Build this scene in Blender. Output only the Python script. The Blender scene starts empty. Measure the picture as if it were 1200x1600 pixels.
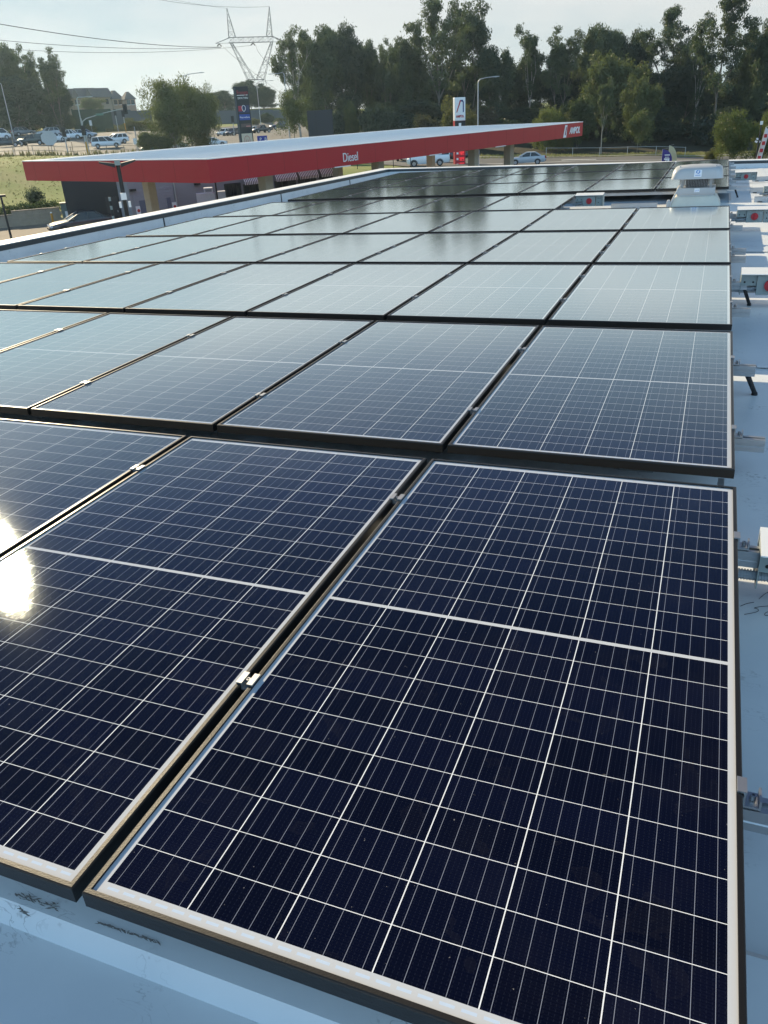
import bpy, bmesh, math, random
import numpy as np
from mathutils import Vector, Matrix
rnd = random.Random(7)
R = math.radians
sc = bpy.context.scene
# ------------------------------------------------------------------ camera
CAM = Vector((-0.185195, -0.622300, 1.140732))
CROT = Matrix(((0.9312793963594889, -0.12500744602773586, 0.34218682668087747),
               (0.36110772420886367, 0.44093687620023897, -0.8216908681027619),
               (-0.04816531358769923, 0.888790081877829, 0.45577658224463524)))
FPX = 1224.19                      # focal length in pixels of a 1200 x 1600 frame
cd = bpy.data.cameras.new('camera'); cam = bpy.data.objects.new('camera', cd)
sc.collection.objects.link(cam); sc.camera = cam
cam.matrix_world = Matrix.Translation(CAM) @ CROT.to_4x4()
cd.sensor_fit = 'VERTICAL'; cd.sensor_height = 24.0; cd.lens = 24.0 * FPX / 1600
cd.clip_start = 0.05; cd.clip_end = 6000
# the roof falls gently to one side: rooftop things are laid out in this tilted frame
RT = Matrix.Rotation(R(-0.8), 4, 'Y')
# ------------------------------------------------------------------ light
SUN_EL, SUN_AZ = 25.7, 52.2        # azimuth measured to the left of +Y
w = bpy.data.worlds.new('World'); sc.world = w; w.use_nodes = True
nt = w.node_tree; nt.nodes.clear()
def N(t, ty, **k):
    n = t.nodes.new(ty)
    for a, v in k.items(): setattr(n, a, v)
    return n
out = N(nt, 'ShaderNodeOutputWorld'); bg = N(nt, 'ShaderNodeBackground')
sky = N(nt, 'ShaderNodeTexSky', sky_type='NISHITA', sun_disc=False, sun_elevation=R(SUN_EL), sun_rotation=R(-SUN_AZ),
        altitude=60, air_density=0.65, dust_density=0.0, ozone_density=2.5)
tc = N(nt, 'ShaderNodeTexCoord'); sep = N(nt, 'ShaderNodeSeparateXYZ'); nt.links.new(tc.outputs['Generated'], sep.inputs[0])
def ramp(stops, src):
    r_ = N(nt, 'ShaderNodeValToRGB'); r_.color_ramp.interpolation = 'EASE'
    for i, (pos, val) in enumerate(stops):
        e = r_.color_ramp.elements[i] if i < 2 else r_.color_ramp.elements.new(pos)
        e.position = pos; e.color = (val, val, val, 1)
    nt.links.new(src, r_.inputs[0]); return r_.outputs[0]
# pale thin cloud: thick near the horizon, thin overhead, with soft streaks
mp = N(nt, 'ShaderNodeMapping'); mp.inputs['Scale'].default_value = (1, 1, 3.4); mp.inputs['Location'].default_value = (1.7, 0.4, 0.2)
nz = N(nt, 'ShaderNodeTexNoise'); nz.inputs['Scale'].default_value = 2.6; nz.inputs['Detail'].default_value = 9; nz.inputs['Roughness'].default_value = 0.55
cr = N(nt, 'ShaderNodeMapRange'); cr.inputs[1].default_value = 0.38; cr.inputs[2].default_value = 0.58
nt.links.new(tc.outputs['Generated'], mp.inputs['Vector']); nt.links.new(mp.outputs[0], nz.inputs['Vector']); nt.links.new(nz.outputs['Fac'], cr.inputs[0])
pale = N(nt, 'ShaderNodeMix', data_type='RGBA'); pale.inputs['A'].default_value = (6.4, 7.7, 7.9, 1); pale.inputs['B'].default_value = (9.2, 9.4, 9.0, 1)   # in the sky texture's own units
nt.links.new(cr.outputs[0], pale.inputs['Factor'])
low = ramp(((0.0, 0.95), (0.20, 0.84), (0.30, 0.46), (0.42, 0.07), (0.60, 0.0)), sep.outputs[2])
cl = N(nt, 'ShaderNodeMix', data_type='RGBA')
dim = N(nt, 'ShaderNodeMix', data_type='RGBA', blend_type='MULTIPLY'); dim.inputs['Factor'].default_value = 1.0; dim.inputs['B'].default_value = (0.42, 0.50, 0.66, 1)
nt.links.new(sky.outputs[0], dim.inputs['A'])
glow = ramp(((0.0, 0.70), (0.12, 0.74), (0.20, 1.0), (0.34, 0.80), (0.5, 0.6)), sep.outputs[2])
pg = N(nt, 'ShaderNodeMix', data_type='RGBA', blend_type='MULTIPLY'); pg.inputs['Factor'].default_value = 1.0
nt.links.new(pale.outputs['Result'], pg.inputs['A']); nt.links.new(glow, pg.inputs['B'])
nt.links.new(low, cl.inputs['Factor']); nt.links.new(dim.outputs['Result'], cl.inputs['A']); nt.links.new(pg.outputs['Result'], cl.inputs['B'])
# the half of the sky away from the sun is strongly blue, with brightness added to fill the roof shade
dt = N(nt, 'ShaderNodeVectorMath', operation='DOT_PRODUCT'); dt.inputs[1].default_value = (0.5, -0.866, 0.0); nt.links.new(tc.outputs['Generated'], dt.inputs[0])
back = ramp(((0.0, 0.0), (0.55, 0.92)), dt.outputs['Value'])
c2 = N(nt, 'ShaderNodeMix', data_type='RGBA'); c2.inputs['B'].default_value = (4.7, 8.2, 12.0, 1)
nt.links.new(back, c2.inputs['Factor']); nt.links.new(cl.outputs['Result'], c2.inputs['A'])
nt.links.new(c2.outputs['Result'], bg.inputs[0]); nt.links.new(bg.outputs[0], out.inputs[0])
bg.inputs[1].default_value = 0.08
ld = bpy.data.lights.new('sun', 'SUN'); ld.energy = 5.0; ld.angle = R(0.6); ld.color = (1.0, 0.83, 0.56)
sun = bpy.data.objects.new('sun', ld); sc.collection.objects.link(sun)
sdir = RT.to_3x3() @ Vector((-math.sin(R(SUN_AZ)) * math.cos(R(SUN_EL)), math.cos(R(SUN_AZ)) * math.cos(R(SUN_EL)), math.sin(R(SUN_EL))))
sun.rotation_euler = sdir.to_track_quat('Z', 'Y').to_euler(); sun.location = (-40, 30, 40)
sc.view_settings.view_transform = 'Standard'; sc.view_settings.look = 'None'
sc.view_settings.exposure = 0.6; sc.view_settings.gamma = 1.0
sc.cycles.max_bounces = 8; sc.cycles.transparent_max_bounces = 8; sc.cycles.caustics_reflective = False; sc.cycles.caustics_refractive = False

# ------------------------------------------------------------------ helpers
def ray(px, py):
    return (CROT @ Vector(((px - 600) / FPX, -(py - 800) / FPX, -1.0))).normalized()
def atd(px, py, d):                # point seen at that place in the photo, d metres away over the ground
    v = ray(px, py); h = math.hypot(v.x, v.y); return CAM + v * (d / h)
def onz(px, py, z):
    v = ray(px, py); return CAM + v * ((z - CAM.z) / v.z)
def facing(px, py=200):            # z rotation that turns a thing's -Y side to the viewer
    v = ray(px, py); return math.atan2(v.y, v.x) - math.pi / 2
def tag(o, label=None, cat=None, group=None, kind=None):
    if label: o['label'] = label
    if cat: o['category'] = cat
    if group: o['group'] = group
    if kind: o['kind'] = kind
    return o
def link(o): sc.collection.objects.link(o); return o
def thing(name, label, cat, loc=(0, 0, 0), rz=0, group=None, roof=False, scale=None):
    o = link(bpy.data.objects.new(name, None)); o.empty_display_size = 0.2
    m = Matrix.Translation(Vector(loc)) @ Matrix.Rotation(rz, 4, 'Z')
    if scale: m = m @ Matrix.Diagonal((*scale, 1))
    o.matrix_world = RT @ m if roof else m
    return tag(o, label, cat, group)
def copy_tree(o, parent=None):
    c = o.copy(); link(c); c.parent = parent
    for ch in [x for x in o.children]: copy_tree(ch, c)
    return c

class MB:
    def __init__(s): s.v = []; s.f = []; s.m = []
    def add(s, vs, fs, m=0):
        b = len(s.v); s.v += [tuple(x) for x in vs]; s.f += [tuple(i + b for i in f) for f in fs]; s.m += [m] * len(fs); return s
    def box(s, c, d, m=0, rot=None):
        x, y, z = d[0] / 2, d[1] / 2, d[2] / 2
        vs = [Vector(p) for p in ((-x,-y,-z),(x,-y,-z),(x,y,-z),(-x,y,-z),(-x,-y,z),(x,-y,z),(x,y,z),(-x,y,z))]
        if rot is not None: vs = [rot @ p for p in vs]
        c = Vector(c)
        return s.add([p + c for p in vs], [(0,3,2,1),(4,5,6,7),(0,1,5,4),(1,2,6,5),(2,3,7,6),(3,0,4,7)], m)
    def bb(s, a, b, m=0):
        return s.box([(a[i] + b[i]) / 2 for i in range(3)], [abs(b[i] - a[i]) for i in range(3)], m)
    def rod(s, p, q, r, r2=None, n=8, m=0, caps=True):
        p = Vector(p); q = Vector(q); r2 = r if r2 is None else r2
        d = (q - p).normalized(); a = d.orthogonal().normalized(); b = d.cross(a)
        vs = [p + (a * math.cos(2*math.pi*i/n) + b * math.sin(2*math.pi*i/n)) * r for i in range(n)] + [q + (a * math.cos(2*math.pi*i/n) + b * math.sin(2*math.pi*i/n)) * r2 for i in range(n)]
        fs = [(i, (i+1) % n, n + (i+1) % n, n + i) for i in range(n)]
        if caps: fs += [tuple(range(n))[::-1], tuple(range(n, 2*n))]
        return s.add(vs, fs, m)
    def tube(s, pts, r, n=8, m=0):
        pts = [Vector(p) for p in pts]; k = len(pts); rr = r if isinstance(r, (list, tuple)) else [r] * k
        vs = []; a = None
        for i, p in enumerate(pts):
            d = (pts[min(i+1, k-1)] - pts[max(i-1, 0)]).normalized()
            a = d.orthogonal().normalized() if a is None else (a - d * a.dot(d)).normalized()
            b = d.cross(a)
            vs += [p + (a * math.cos(2*math.pi*j/n) + b * math.sin(2*math.pi*j/n)) * rr[i] for j in range(n)]
        fs = [(i*n + j, i*n + (j+1) % n, (i+1)*n + (j+1) % n, (i+1)*n + j) for i in range(k-1) for j in range(n)]
        fs += [tuple(range(n))[::-1], tuple(range((k-1)*n, k*n))]
        return s.add(vs, fs, m)
    def prism(s, poly, y0, y1, m=0):          # polygon in (x, z) swept along y
        n = len(poly)
        vs = [(x, y0, z) for x, z in poly] + [(x, y1, z) for x, z in poly]
        fs = [(i, (i+1) % n, n + (i+1) % n, n + i) for i in range(n)] + [tuple(range(n))[::-1], tuple(range(n, 2*n))]
        return s.add(vs, fs, m)
    def sweepx(s, poly, x0, x1, m=0):         # polygon in (y, z) swept along x
        n = len(poly)
        vs = [(x0, y, z) for y, z in poly] + [(x1, y, z) for y, z in poly]
        fs = [(i, (i+1) % n, n + (i+1) % n, n + i) for i in range(n)] + [tuple(range(n))[::-1], tuple(range(n, 2*n))]
        return s.add(vs, fs, m)
    def loft(s, rings, m=0, caps=True):
        n = len(rings[0]); vs = [p for r in rings for p in r]
        fs = [(i*n + j, i*n + (j+1) % n, (i+1)*n + (j+1) % n, (i+1)*n + j) for i in range(len(rings)-1) for j in range(n)]
        if caps: fs += [tuple(range(n))[::-1], tuple(range((len(rings)-1)*n, len(rings)*n))]
        return s.add(vs, fs, m)
    def mesh(s, name, mats, smooth=False, fix=True):
        me = bpy.data.meshes.new(name); me.from_pydata(s.v, [], s.f)
        for m in (mats if isinstance(mats, (list, tuple)) else [mats]): me.materials.append(m)
        me.polygons.foreach_set('material_index', s.m)
        if fix:
            bm = bmesh.new(); bm.from_mesh(me); bmesh.ops.recalc_face_normals(bm, faces=bm.faces); bm.to_mesh(me); bm.free()
        if smooth:
            me.polygons.foreach_set('use_smooth', [True] * len(me.polygons))
            try: me.set_sharp_from_angle(angle=R(38))
            except Exception: pass
        me.update(); return me
    def build(s, name, mats, parent=None, smooth=False, bevel=0, roof=False, fix=True):
        o = link(bpy.data.objects.new(name, s.mesh(name, mats, smooth, fix)))
        if parent is not None: o.parent = parent
        elif roof: o.matrix_world = RT.copy()
        if bevel:
            b = o.modifiers.new('bevel', 'BEVEL'); b.width = bevel; b.segments = 2; b.limit_method = 'ANGLE'; b.angle_limit = R(40)
        return o

def text_part(name, body, size, mats, parent, loc, rot=(math.pi/2, 0, 0), extrude=0.01, align='LEFT', sx=1.0, shear=0.0, bold=0.0, width=None):
    cu = bpy.data.curves.new(name, 'FONT'); cu.body = body; cu.size = size; cu.extrude = extrude; cu.align_x = align; cu.shear = shear; cu.offset = bold
    t = bpy.data.objects.new(name, cu); link(t)
    me = bpy.data.meshes.new_from_object(t.evaluated_get(bpy.context.evaluated_depsgraph_get()))
    bpy.data.objects.remove(t); bpy.data.curves.remove(cu)
    me.materials.clear(); me.materials.append(mats)
    if width: vx = [v.co.x for v in me.vertices]; sx = width / (max(vx) - min(vx))
    o = link(bpy.data.objects.new(name, me)); o.parent = parent; o.location = loc; o.rotation_euler = rot; o.scale = (sx, 1, 1)
    return o

# ------------------------------------------------------------------ materials
def mat(name, col, rough=0.6, metal=0.0, var=0.12, scale=6.0, bump=0.0, bscale=60.0, spec=0.5, coord='Object', streak=None, coat=0.0):
    m = bpy.data.materials.new(name); m.use_nodes = True; t = m.node_tree; p = t.nodes['Principled BSDF']
    p.inputs['Roughness'].default_value = rough; p.inputs['Metallic'].default_value = metal
    p.inputs['Specular IOR Level'].default_value = spec; p.inputs['Coat Weight'].default_value = coat
    c = N(t, 'ShaderNodeTexCoord'); src = c.outputs[coord]
    if streak:
        mp_ = N(t, 'ShaderNodeMapping'); mp_.inputs['Scale'].default_value = streak; t.links.new(src, mp_.inputs[0]); src = mp_.outputs[0]
    n = N(t, 'ShaderNodeTexNoise'); n.inputs['Scale'].default_value = scale; n.inputs['Detail'].default_value = 6; t.links.new(src, n.inputs['Vector'])
    mx = N(t, 'ShaderNodeMix', data_type='RGBA')
    mx.inputs['A'].default_value = (*[min(1, x * (1 - var)) for x in col], 1); mx.inputs['B'].default_value = (*[min(1, x * (1 + var)) for x in col], 1)
    t.links.new(n.outputs['Fac'], mx.inputs['Factor']); t.links.new(mx.outputs['Result'], p.inputs['Base Color'])
    if bump:
        n2 = N(t, 'ShaderNodeTexNoise'); n2.inputs['Scale'].default_value = bscale; n2.inputs['Detail'].default_value = 4; t.links.new(c.outputs[coord], n2.inputs['Vector'])
        b = N(t, 'ShaderNodeBump'); b.inputs['Strength'].default_value = bump; b.inputs['Distance'].default_value = 0.02
        t.links.new(n2.outputs['Fac'], b.inputs['Height']); t.links.new(b.outputs[0], p.inputs['Normal'])
    return m

def math_(t, op, a, b=None, c=None):
    n = N(t, 'ShaderNodeMath', operation=op)
    for i, x in enumerate((a, b, c)):
        if x is None: continue
        if isinstance(x, (int, float)): n.inputs[i].default_value = x
        else: t.links.new(x, n.inputs[i])
    return n.outputs[0]
def mixc(t, fac, a, b):
    n = N(t, 'ShaderNodeMix', data_type='RGBA')
    for k, x in (('Factor', fac), ('A', a), ('B', b)):
        if isinstance(x, (int, float)): n.inputs[k].default_value = x
        elif isinstance(x, tuple): n.inputs[k].default_value = (*x, 1)
        else: t.links.new(x, n.inputs[k])
    return n.outputs['Result']

# solar glass: 6 x 22 half cells with five busbars each, behind slightly textured glass
PW, PL = 1.038, 1.917
def glass_mat():
    m = bpy.data.materials.new('solar_glass'); m.use_nodes = True; t = m.node_tree; p = t.nodes['Principled BSDF']
    c = N(t, 'ShaderNodeTexCoord'); s = N(t, 'ShaderNodeSeparateXYZ'); t.links.new(c.outputs['Object'], s.inputs[0])
    x, y = s.outputs[0], s.outputs[1]            # origin in the middle of the panel
    cp = 0.1650; x0 = -3 * cp
    xn = math_(t, 'DIVIDE', math_(t, 'SUBTRACT', x, x0), cp)
    fx = math_(t, 'FRACT', xn)
    dx = math_(t, 'MULTIPLY', math_(t, 'SUBTRACT', 0.5, math_(t, 'ABSOLUTE', math_(t, 'SUBTRACT', fx, 0.5))), cp)   # distance to a column gap
    inx = math_(t, 'LESS_THAN', math_(t, 'ABSOLUTE', x), 3 * cp - 0.0012)
    ay = math_(t, 'SUBTRACT', math_(t, 'ABSOLUTE', y), 0.0050)
    rp = 0.0836
    yn = math_(t, 'DIVIDE', ay, rp); fy = math_(t, 'FRACT', yn)
    dy = math_(t, 'MULTIPLY', math_(t, 'SUBTRACT', 0.5, math_(t, 'ABSOLUTE', math_(t, 'SUBTRACT', fy, 0.5))), rp)
    iny = math_(t, 'MULTIPLY', math_(t, 'GREATER_THAN', ay, 0.0), math_(t, 'LESS_THAN', ay, 11 * rp - 0.001))
    cell = math_(t, 'MULTIPLY', math_(t, 'MULTIPLY', inx, iny), math_(t, 'MULTIPLY', math_(t, 'GREATER_THAN', dx, 0.0010), math_(t, 'GREATER_THAN', dy, 0.00065)))
    lines = math_(t, 'MULTIPLY', math_(t, 'MULTIPLY', inx, iny), math_(t, 'SUBTRACT', 1.0, cell))
    # busbars
    bp = cp / 5
    fb = math_(t, 'FRACT', math_(t, 'DIVIDE', math_(t, 'SUBTRACT', x, x0), bp))
    db = math_(t, 'MULTIPLY', math_(t, 'ABSOLUTE', math_(t, 'SUBTRACT', fb, 0.5)), bp)
    bus = math_(t, 'MULTIPLY', math_(t, 'LESS_THAN', db, 0.00045), cell)
    # ribbons in the white margins at both short ends
    rib = math_(t, 'MULTIPLY', math_(t, 'GREATER_THAN', ay, 11 * rp + 0.006), math_(t, 'LESS_THAN', ay, 11 * rp + 0.011))
    rdash = math_(t, 'GREATER_THAN', math_(t, 'FRACT', math_(t, 'DIVIDE', x, 0.033)), 0.30)
    rib = math_(t, 'MULTIPLY', math_(t, 'MULTIPLY', rib, inx), rdash)
    # fine fingers across the cell and faint cell to cell tint
    fing = math_(t, 'SINE', math_(t, 'MULTIPLY', y, 2 * math.pi / 0.0046))
    pads = math_(t, 'MULTIPLY', math_(t, 'LESS_THAN', math_(t, 'ABSOLUTE', math_(t, 'SUBTRACT', math_(t, 'FRACT', math_(t, 'DIVIDE', x, bp / 4)), 0.5)), 0.09),
                 math_(t, 'GREATER_THAN', math_(t, 'FRACT', math_(t, 'DIVIDE', y, 0.0074)), 0.45))
    cw = N(t, 'ShaderNodeCombineXYZ'); t.links.new(math_(t, 'FLOOR', xn), cw.inputs[0]); t.links.new(math_(t, 'FLOOR', math_(t, 'DIVIDE', y, rp)), cw.inputs[1])
    oi = N(t, 'ShaderNodeObjectInfo'); t.links.new(oi.outputs['Random'], cw.inputs[2])
    wn = N(t, 'ShaderNodeTexWhiteNoise', noise_dimensions='3D'); t.links.new(cw.outputs[0], wn.inputs[0])
    cellc = mixc(t, wn.outputs[0], (0.0011, 0.0018, 0.0075), (0.0022, 0.0034, 0.014))
    cellc = mixc(t, math_(t, 'MULTIPLY', pads, 0.05), cellc, (0.10, 0.12, 0.17))
    cellc = mixc(t, math_(t, 'MULTIPLY_ADD', fing, 0.009, 0.009), cellc, (0.08, 0.085, 0.14))
    col = mixc(t, cell, (0.52, 0.54, 0.57), cellc)
    col = mixc(t, lines, col, (0.82, 0.84, 0.86))
    col = mixc(t, bus, col, (0.24, 0.26, 0.32)); col = mixc(t, rib, col, (0.50, 0.60, 0.74))
    # dust film and dried water marks
    nz_ = N(t, 'ShaderNodeTexNoise'); nz_.inputs['Scale'].default_value = 3.0; nz_.inputs['Detail'].default_value = 8; nz_.inputs['Roughness'].default_value = 0.65
    t.links.new(c.outputs['Object'], nz_.inputs['Vector'])
    dust = N(t, 'ShaderNodeMapRange'); dust.inputs[1].default_value = 0.5; dust.inputs[2].default_value = 0.8; dust.inputs[3].default_value = 0.0; dust.inputs[4].default_value = 0.010
    t.links.new(nz_.outputs['Fac'], dust.inputs[0])
    col = mixc(t, dust.outputs[0], col, (0.42, 0.40, 0.37))
    t.links.new(col, p.inputs['Base Color'])
    n6 = N(t, 'ShaderNodeTexNoise'); n6.inputs['Scale'].default_value = 130; n6.inputs['Detail'].default_value = 2; t.links.new(c.outputs['Object'], n6.inputs['Vector'])
    col = mixc(t, math_(t, 'MULTIPLY', math_(t, 'GREATER_THAN', n6.outputs[0], 0.785), 0.30), col, (0.55, 0.53, 0.5))      # specks of grit
    # dried water marks: faint blotches with darker rims
    n5 = N(t, 'ShaderNodeTexNoise'); n5.inputs['Scale'].default_value = 9.0; n5.inputs['Detail'].default_value = 3; n5.inputs['Distortion'].default_value = 0.6; t.links.new(c.outputs['Object'], n5.inputs['Vector'])
    rim = math_(t, 'MULTIPLY', math_(t, 'GREATER_THAN', n5.outputs[0], 0.63), math_(t, 'LESS_THAN', n5.outputs[0], 0.66))
    blot = math_(t, 'MULTIPLY_ADD', rim, 0.005, math_(t, 'MULTIPLY', math_(t, 'GREATER_THAN', n5.outputs[0], 0.66), 0.0022))
    col = mixc(t, blot, col, (0.5, 0.47, 0.42)); t.links.new(col, p.inputs['Base Color'])
    p.inputs['Specular IOR Level'].default_value = 0.0; p.inputs['Roughness'].default_value = 0.6
    p.inputs['Sheen Weight'].default_value = 0.20; p.inputs['Sheen Roughness'].default_value = 0.2      # thin film of dust
    n2 = N(t, 'ShaderNodeTexNoise'); n2.inputs['Scale'].default_value = 420; n2.inputs['Detail'].default_value = 1; t.links.new(c.outputs['Object'], n2.inputs['Vector'])
    b = N(t, 'ShaderNodeBump'); b.inputs['Strength'].default_value = 0.04; b.inputs['Distance'].default_value = 0.002
    t.links.new(n2.outputs['Fac'], b.inputs['Height'])
    g = N(t, 'ShaderNodeBsdfGlossy'); g.inputs['Color'].default_value = (0.85, 0.95, 0.98, 1); t.links.new(b.outputs[0], g.inputs['Normal'])
    rr = N(t, 'ShaderNodeMapRange'); rr.inputs[3].default_value = 0.022; rr.inputs[4].default_value = 0.040
    t.links.new(nz_.outputs['Fac'], rr.inputs[0]); t.links.new(rr.outputs[0], g.inputs['Roughness'])
    lw = N(t, 'ShaderNodeLayerWeight'); lw.inputs['Blend'].default_value = 0.5
    rv = N(t, 'ShaderNodeValToRGB'); t.links.new(lw.outputs['Facing'], rv.inputs[0])       # anti-reflection glass: little mirror face on, strong at grazing
    for i, (ps, vl) in enumerate(((0.0, .018), (0.25, .022), (0.40, .042), (0.50, .10), (0.58, .19), (0.66, .33), (0.74, .48), (0.82, .63), (0.90, .74), (1.0, .90))):
        e = rv.color_ramp.elements[i] if i < 2 else rv.color_ramp.elements.new(ps)
        e.position = ps; e.color = (vl, vl, vl, 1)
    ms = N(t, 'ShaderNodeMixShader'); t.links.new(rv.outputs[0], ms.inputs[0]); t.links.new(p.outputs[0], ms.inputs[1]); t.links.new(g.outputs[0], ms.inputs[2])
    t.links.new(ms.outputs[0], t.nodes['Material Output'].inputs[0])
    return m
M_GLASS = glass_mat()
M_FRAME = mat('black_anodised_frame', (0.013, 0.013, 0.013), rough=0.36, metal=0.25, var=0.15, scale=20, bump=0.05, bscale=300)
M_BACK = mat('panel_backsheet', (0.55, 0.55, 0.55), rough=0.6)
M_ALU = mat('mill_aluminium', (0.46, 0.47, 0.48), rough=0.38, metal=0.85, var=0.1, scale=30)
M_STEEL = mat('steel_bolt', (0.45, 0.45, 0.46), rough=0.35, metal=0.9)
M_RUBBER = mat('black_rubber', (0.015, 0.015, 0.017), rough=0.7)
M_GREYBOX = mat('grey_plastic_housing', (0.26, 0.30, 0.29), rough=0.5, var=0.06)
M_WHITEBOX = mat('white_steel_shroud', (0.74, 0.74, 0.72), rough=0.45, var=0.05)
M_RED = mat('red_plastic', (0.45, 0.02, 0.03), rough=0.4)
M_CONDUIT = mat('grey_conduit', (0.30, 0.32, 0.34), rough=0.5)
M_DARK = mat('dark_void', (0.01, 0.01, 0.011), rough=0.8)
M_HOOD = mat('pale_grey_fibreglass', (0.45, 0.46, 0.46), rough=0.42, var=0.06, scale=4)
M_SKIRT = mat('cream_flashing', (0.62, 0.59, 0.50), rough=0.5, var=0.12, scale=6)

def membrane_mat():
    m = bpy.data.materials.new('roof_membrane'); m.use_nodes = True; t = m.node_tree; p = t.nodes['Principled BSDF']
    c = N(t, 'ShaderNodeTexCoord').outputs['Object']
    n1 = N(t, 'ShaderNodeTexNoise'); n1.inputs['Scale'].default_value = 1.7; n1.inputs['Detail'].default_value = 8; n1.inputs['Roughness'].default_value = 0.6; t.links.new(c, n1.inputs[0])
    base = mixc(t, n1.outputs[0], (0.52, 0.55, 0.57), (0.80, 0.81, 0.80))
    # scuffs: short dark curved scratches
    mp_ = N(t, 'ShaderNodeMapping'); mp_.inputs['Scale'].default_value = (5, 16, 8); mp_.inputs['Rotation'].default_value = (0, 0, 0.3); t.links.new(c, mp_.inputs[0])
    n2 = N(t, 'ShaderNodeTexNoise'); n2.inputs['Scale'].default_value = 1.5; n2.inputs['Detail'].default_value = 5; n2.inputs['Distortion'].default_value = 1.6; t.links.new(mp_.outputs[0], n2.inputs[0])
    ln = math_(t, 'LESS_THAN', math_(t, 'ABSOLUTE', math_(t, 'SUBTRACT', n2.outputs[0], 0.5)), 0.009)
    n3 = N(t, 'ShaderNodeTexNoise'); n3.inputs['Scale'].default_value = 6; n3.inputs['Detail'].default_value = 3; t.links.new(c, n3.inputs[0])
    msk = N(t, 'ShaderNodeMapRange'); msk.inputs[1].default_value = 0.52; msk.inputs[2].default_value = 0.66; t.links.new(n3.outputs[0], msk.inputs[0])
    sc_ = math_(t, 'MULTIPLY', math_(t, 'MULTIPLY', ln, msk.outputs[0]), 0.38)
    base = mixc(t, sc_, base, (0.10, 0.10, 0.11))
    n4 = N(t, 'ShaderNodeTexNoise'); n4.inputs['Scale'].default_value = 38; n4.inputs['Detail'].default_value = 4; t.links.new(c, n4.inputs[0])
    sp = N(t, 'ShaderNodeMapRange'); sp.inputs[1].default_value = 0.62; sp.inputs[2].default_value = 0.70; sp.inputs[4].default_value = 0.5; t.links.new(n4.outputs[0], sp.inputs[0])
    base = mixc(t, math_(t, 'MULTIPLY', sp.outputs[0], msk.outputs[0]), base, (0.16, 0.15, 0.14))
    t.links.new(base, p.inputs['Base Color']); p.inputs['Roughness'].default_value = 0.42; p.inputs['Specular IOR Level'].default_value = 0.4
    b = N(t, 'ShaderNodeBump'); b.inputs['Strength'].default_value = 0.25; b.inputs['Distance'].default_value = 0.01
    t.links.new(n1.outputs[0], b.inputs['Height']); t.links.new(b.outputs[0], p.inputs['Normal'])
    return m
M_MEMB = membrane_mat()
M_COPING = mat('white_coping', (0.78, 0.78, 0.76), rough=0.4, var=0.06)
M_CAPDARK = mat('dark_flashing', (0.035, 0.045, 0.05), rough=0.5)
M_WALL = mat('rendered_wall', (0.45, 0.43, 0.40), rough=0.85)

# ------------------------------------------------------------------ the roof under the camera
SL = -0.0092                              # fall of the roof along y
def rz_(y): return -0.20 + SL * y
b = thing('shop_building', 'flat-roofed building under the solar panels, with pale membrane roof and low parapet', 'building', roof=True)
mb = MB()
ys = [-7, 0.004, 0.028, 0.36, 0.40, 20.0]
zs = [rz_(-7), rz_(0.004), rz_(0.028) + 0.040, rz_(0.36) + 0.042, rz_(0.40), rz_(20.0)]
for i in range(len(ys) - 1):
    mb.add([(-8.35, ys[i], zs[i]), (9, ys[i], zs[i]), (9, ys[i+1], zs[i+1]), (-8.35, ys[i+1], zs[i+1])], [(0, 1, 2, 3)])
mb.build('roof_membrane', M_MEMB, b, fix=False)
mb = MB()
for x0, x1, y0, y1 in ((-8.7, 9.3, -7.3, -7.0), (-8.7, 9.3, 20.1, 20.4), (-8.7, -8.4, -7, 20.1), (9.0, 9.3, -7, 20.1)):
    mb.bb((x0, y0, -5.9), (x1, y1, rz_(20) - 0.06))
mb.build('wall', M_WALL, b)
# parapet: membrane upturn, dark flashing strip and white coping; follows the fall of the roof
def ptop(y): return 0.085 + SL * y
mb = MB(); 
def strip(mb, p, q, h0, h1, t, inward):
    # wall strip between two plan points; h0/h1 below the parapet top at each end
    a = Vector((p[0], p[1], 0)); c = Vector((q[0], q[1], 0)); n = Vector(inward).normalized() * t
    vs = []
    for o in (Vector((0, 0, 0)), n):
        for pt in (a, c):
            for h in (h0, h1): vs.append((pt.x + o.x, pt.y + o.y, ptop(pt.y) - 0.016 * max(0, pt.x + 8) * (1 if pt.y > 15 else 0) + h))
    mb.add(vs, [(0, 1, 3, 2), (4, 6, 7, 5), (0, 2, 6, 4), (1, 5, 7, 3), (0, 4, 5, 1), (2, 3, 7, 6)])
PA, PB, PC_ = (-8.24, -7.0), (-8.0, 19.7), (9.0, 19.7)
mb = MB(); strip(mb, PA, PB, -0.45, -0.045, 0.03, (-1, 0, 0)); strip(mb, PB, PC_, -0.45, -0.045, 0.03, (0, 1, 0)); mb.build('upturn', M_MEMB, b)
mb = MB(); strip(mb, (PA[0]+.004, PA[1]), (PB[0]+.004, PB[1]), -0.055, 0.0, 0.06, (-1, 0, 0)); strip(mb, (PB[0], PB[1]-.004), (PC_[0], PC_[1]-.004), -0.055, 0.0, 0.06, (0, 1, 0)); mb.build('flashing', M_CAPDARK, b)
mb = MB(); strip(mb, (PA[0]-.012, PA[1]), (PB[0]-.012, PB[1]+.012), 0.002, 0.012, 0.36, (-1, 0, 0)); strip(mb, (PB[0]-.37, PB[1]+.012), (PC_[0], PC_[1]+.012), 0.003, 0.0125, 0.34, (0, 1, 0)); mb.build('coping', M_COPING, b)
mb = MB()
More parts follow.
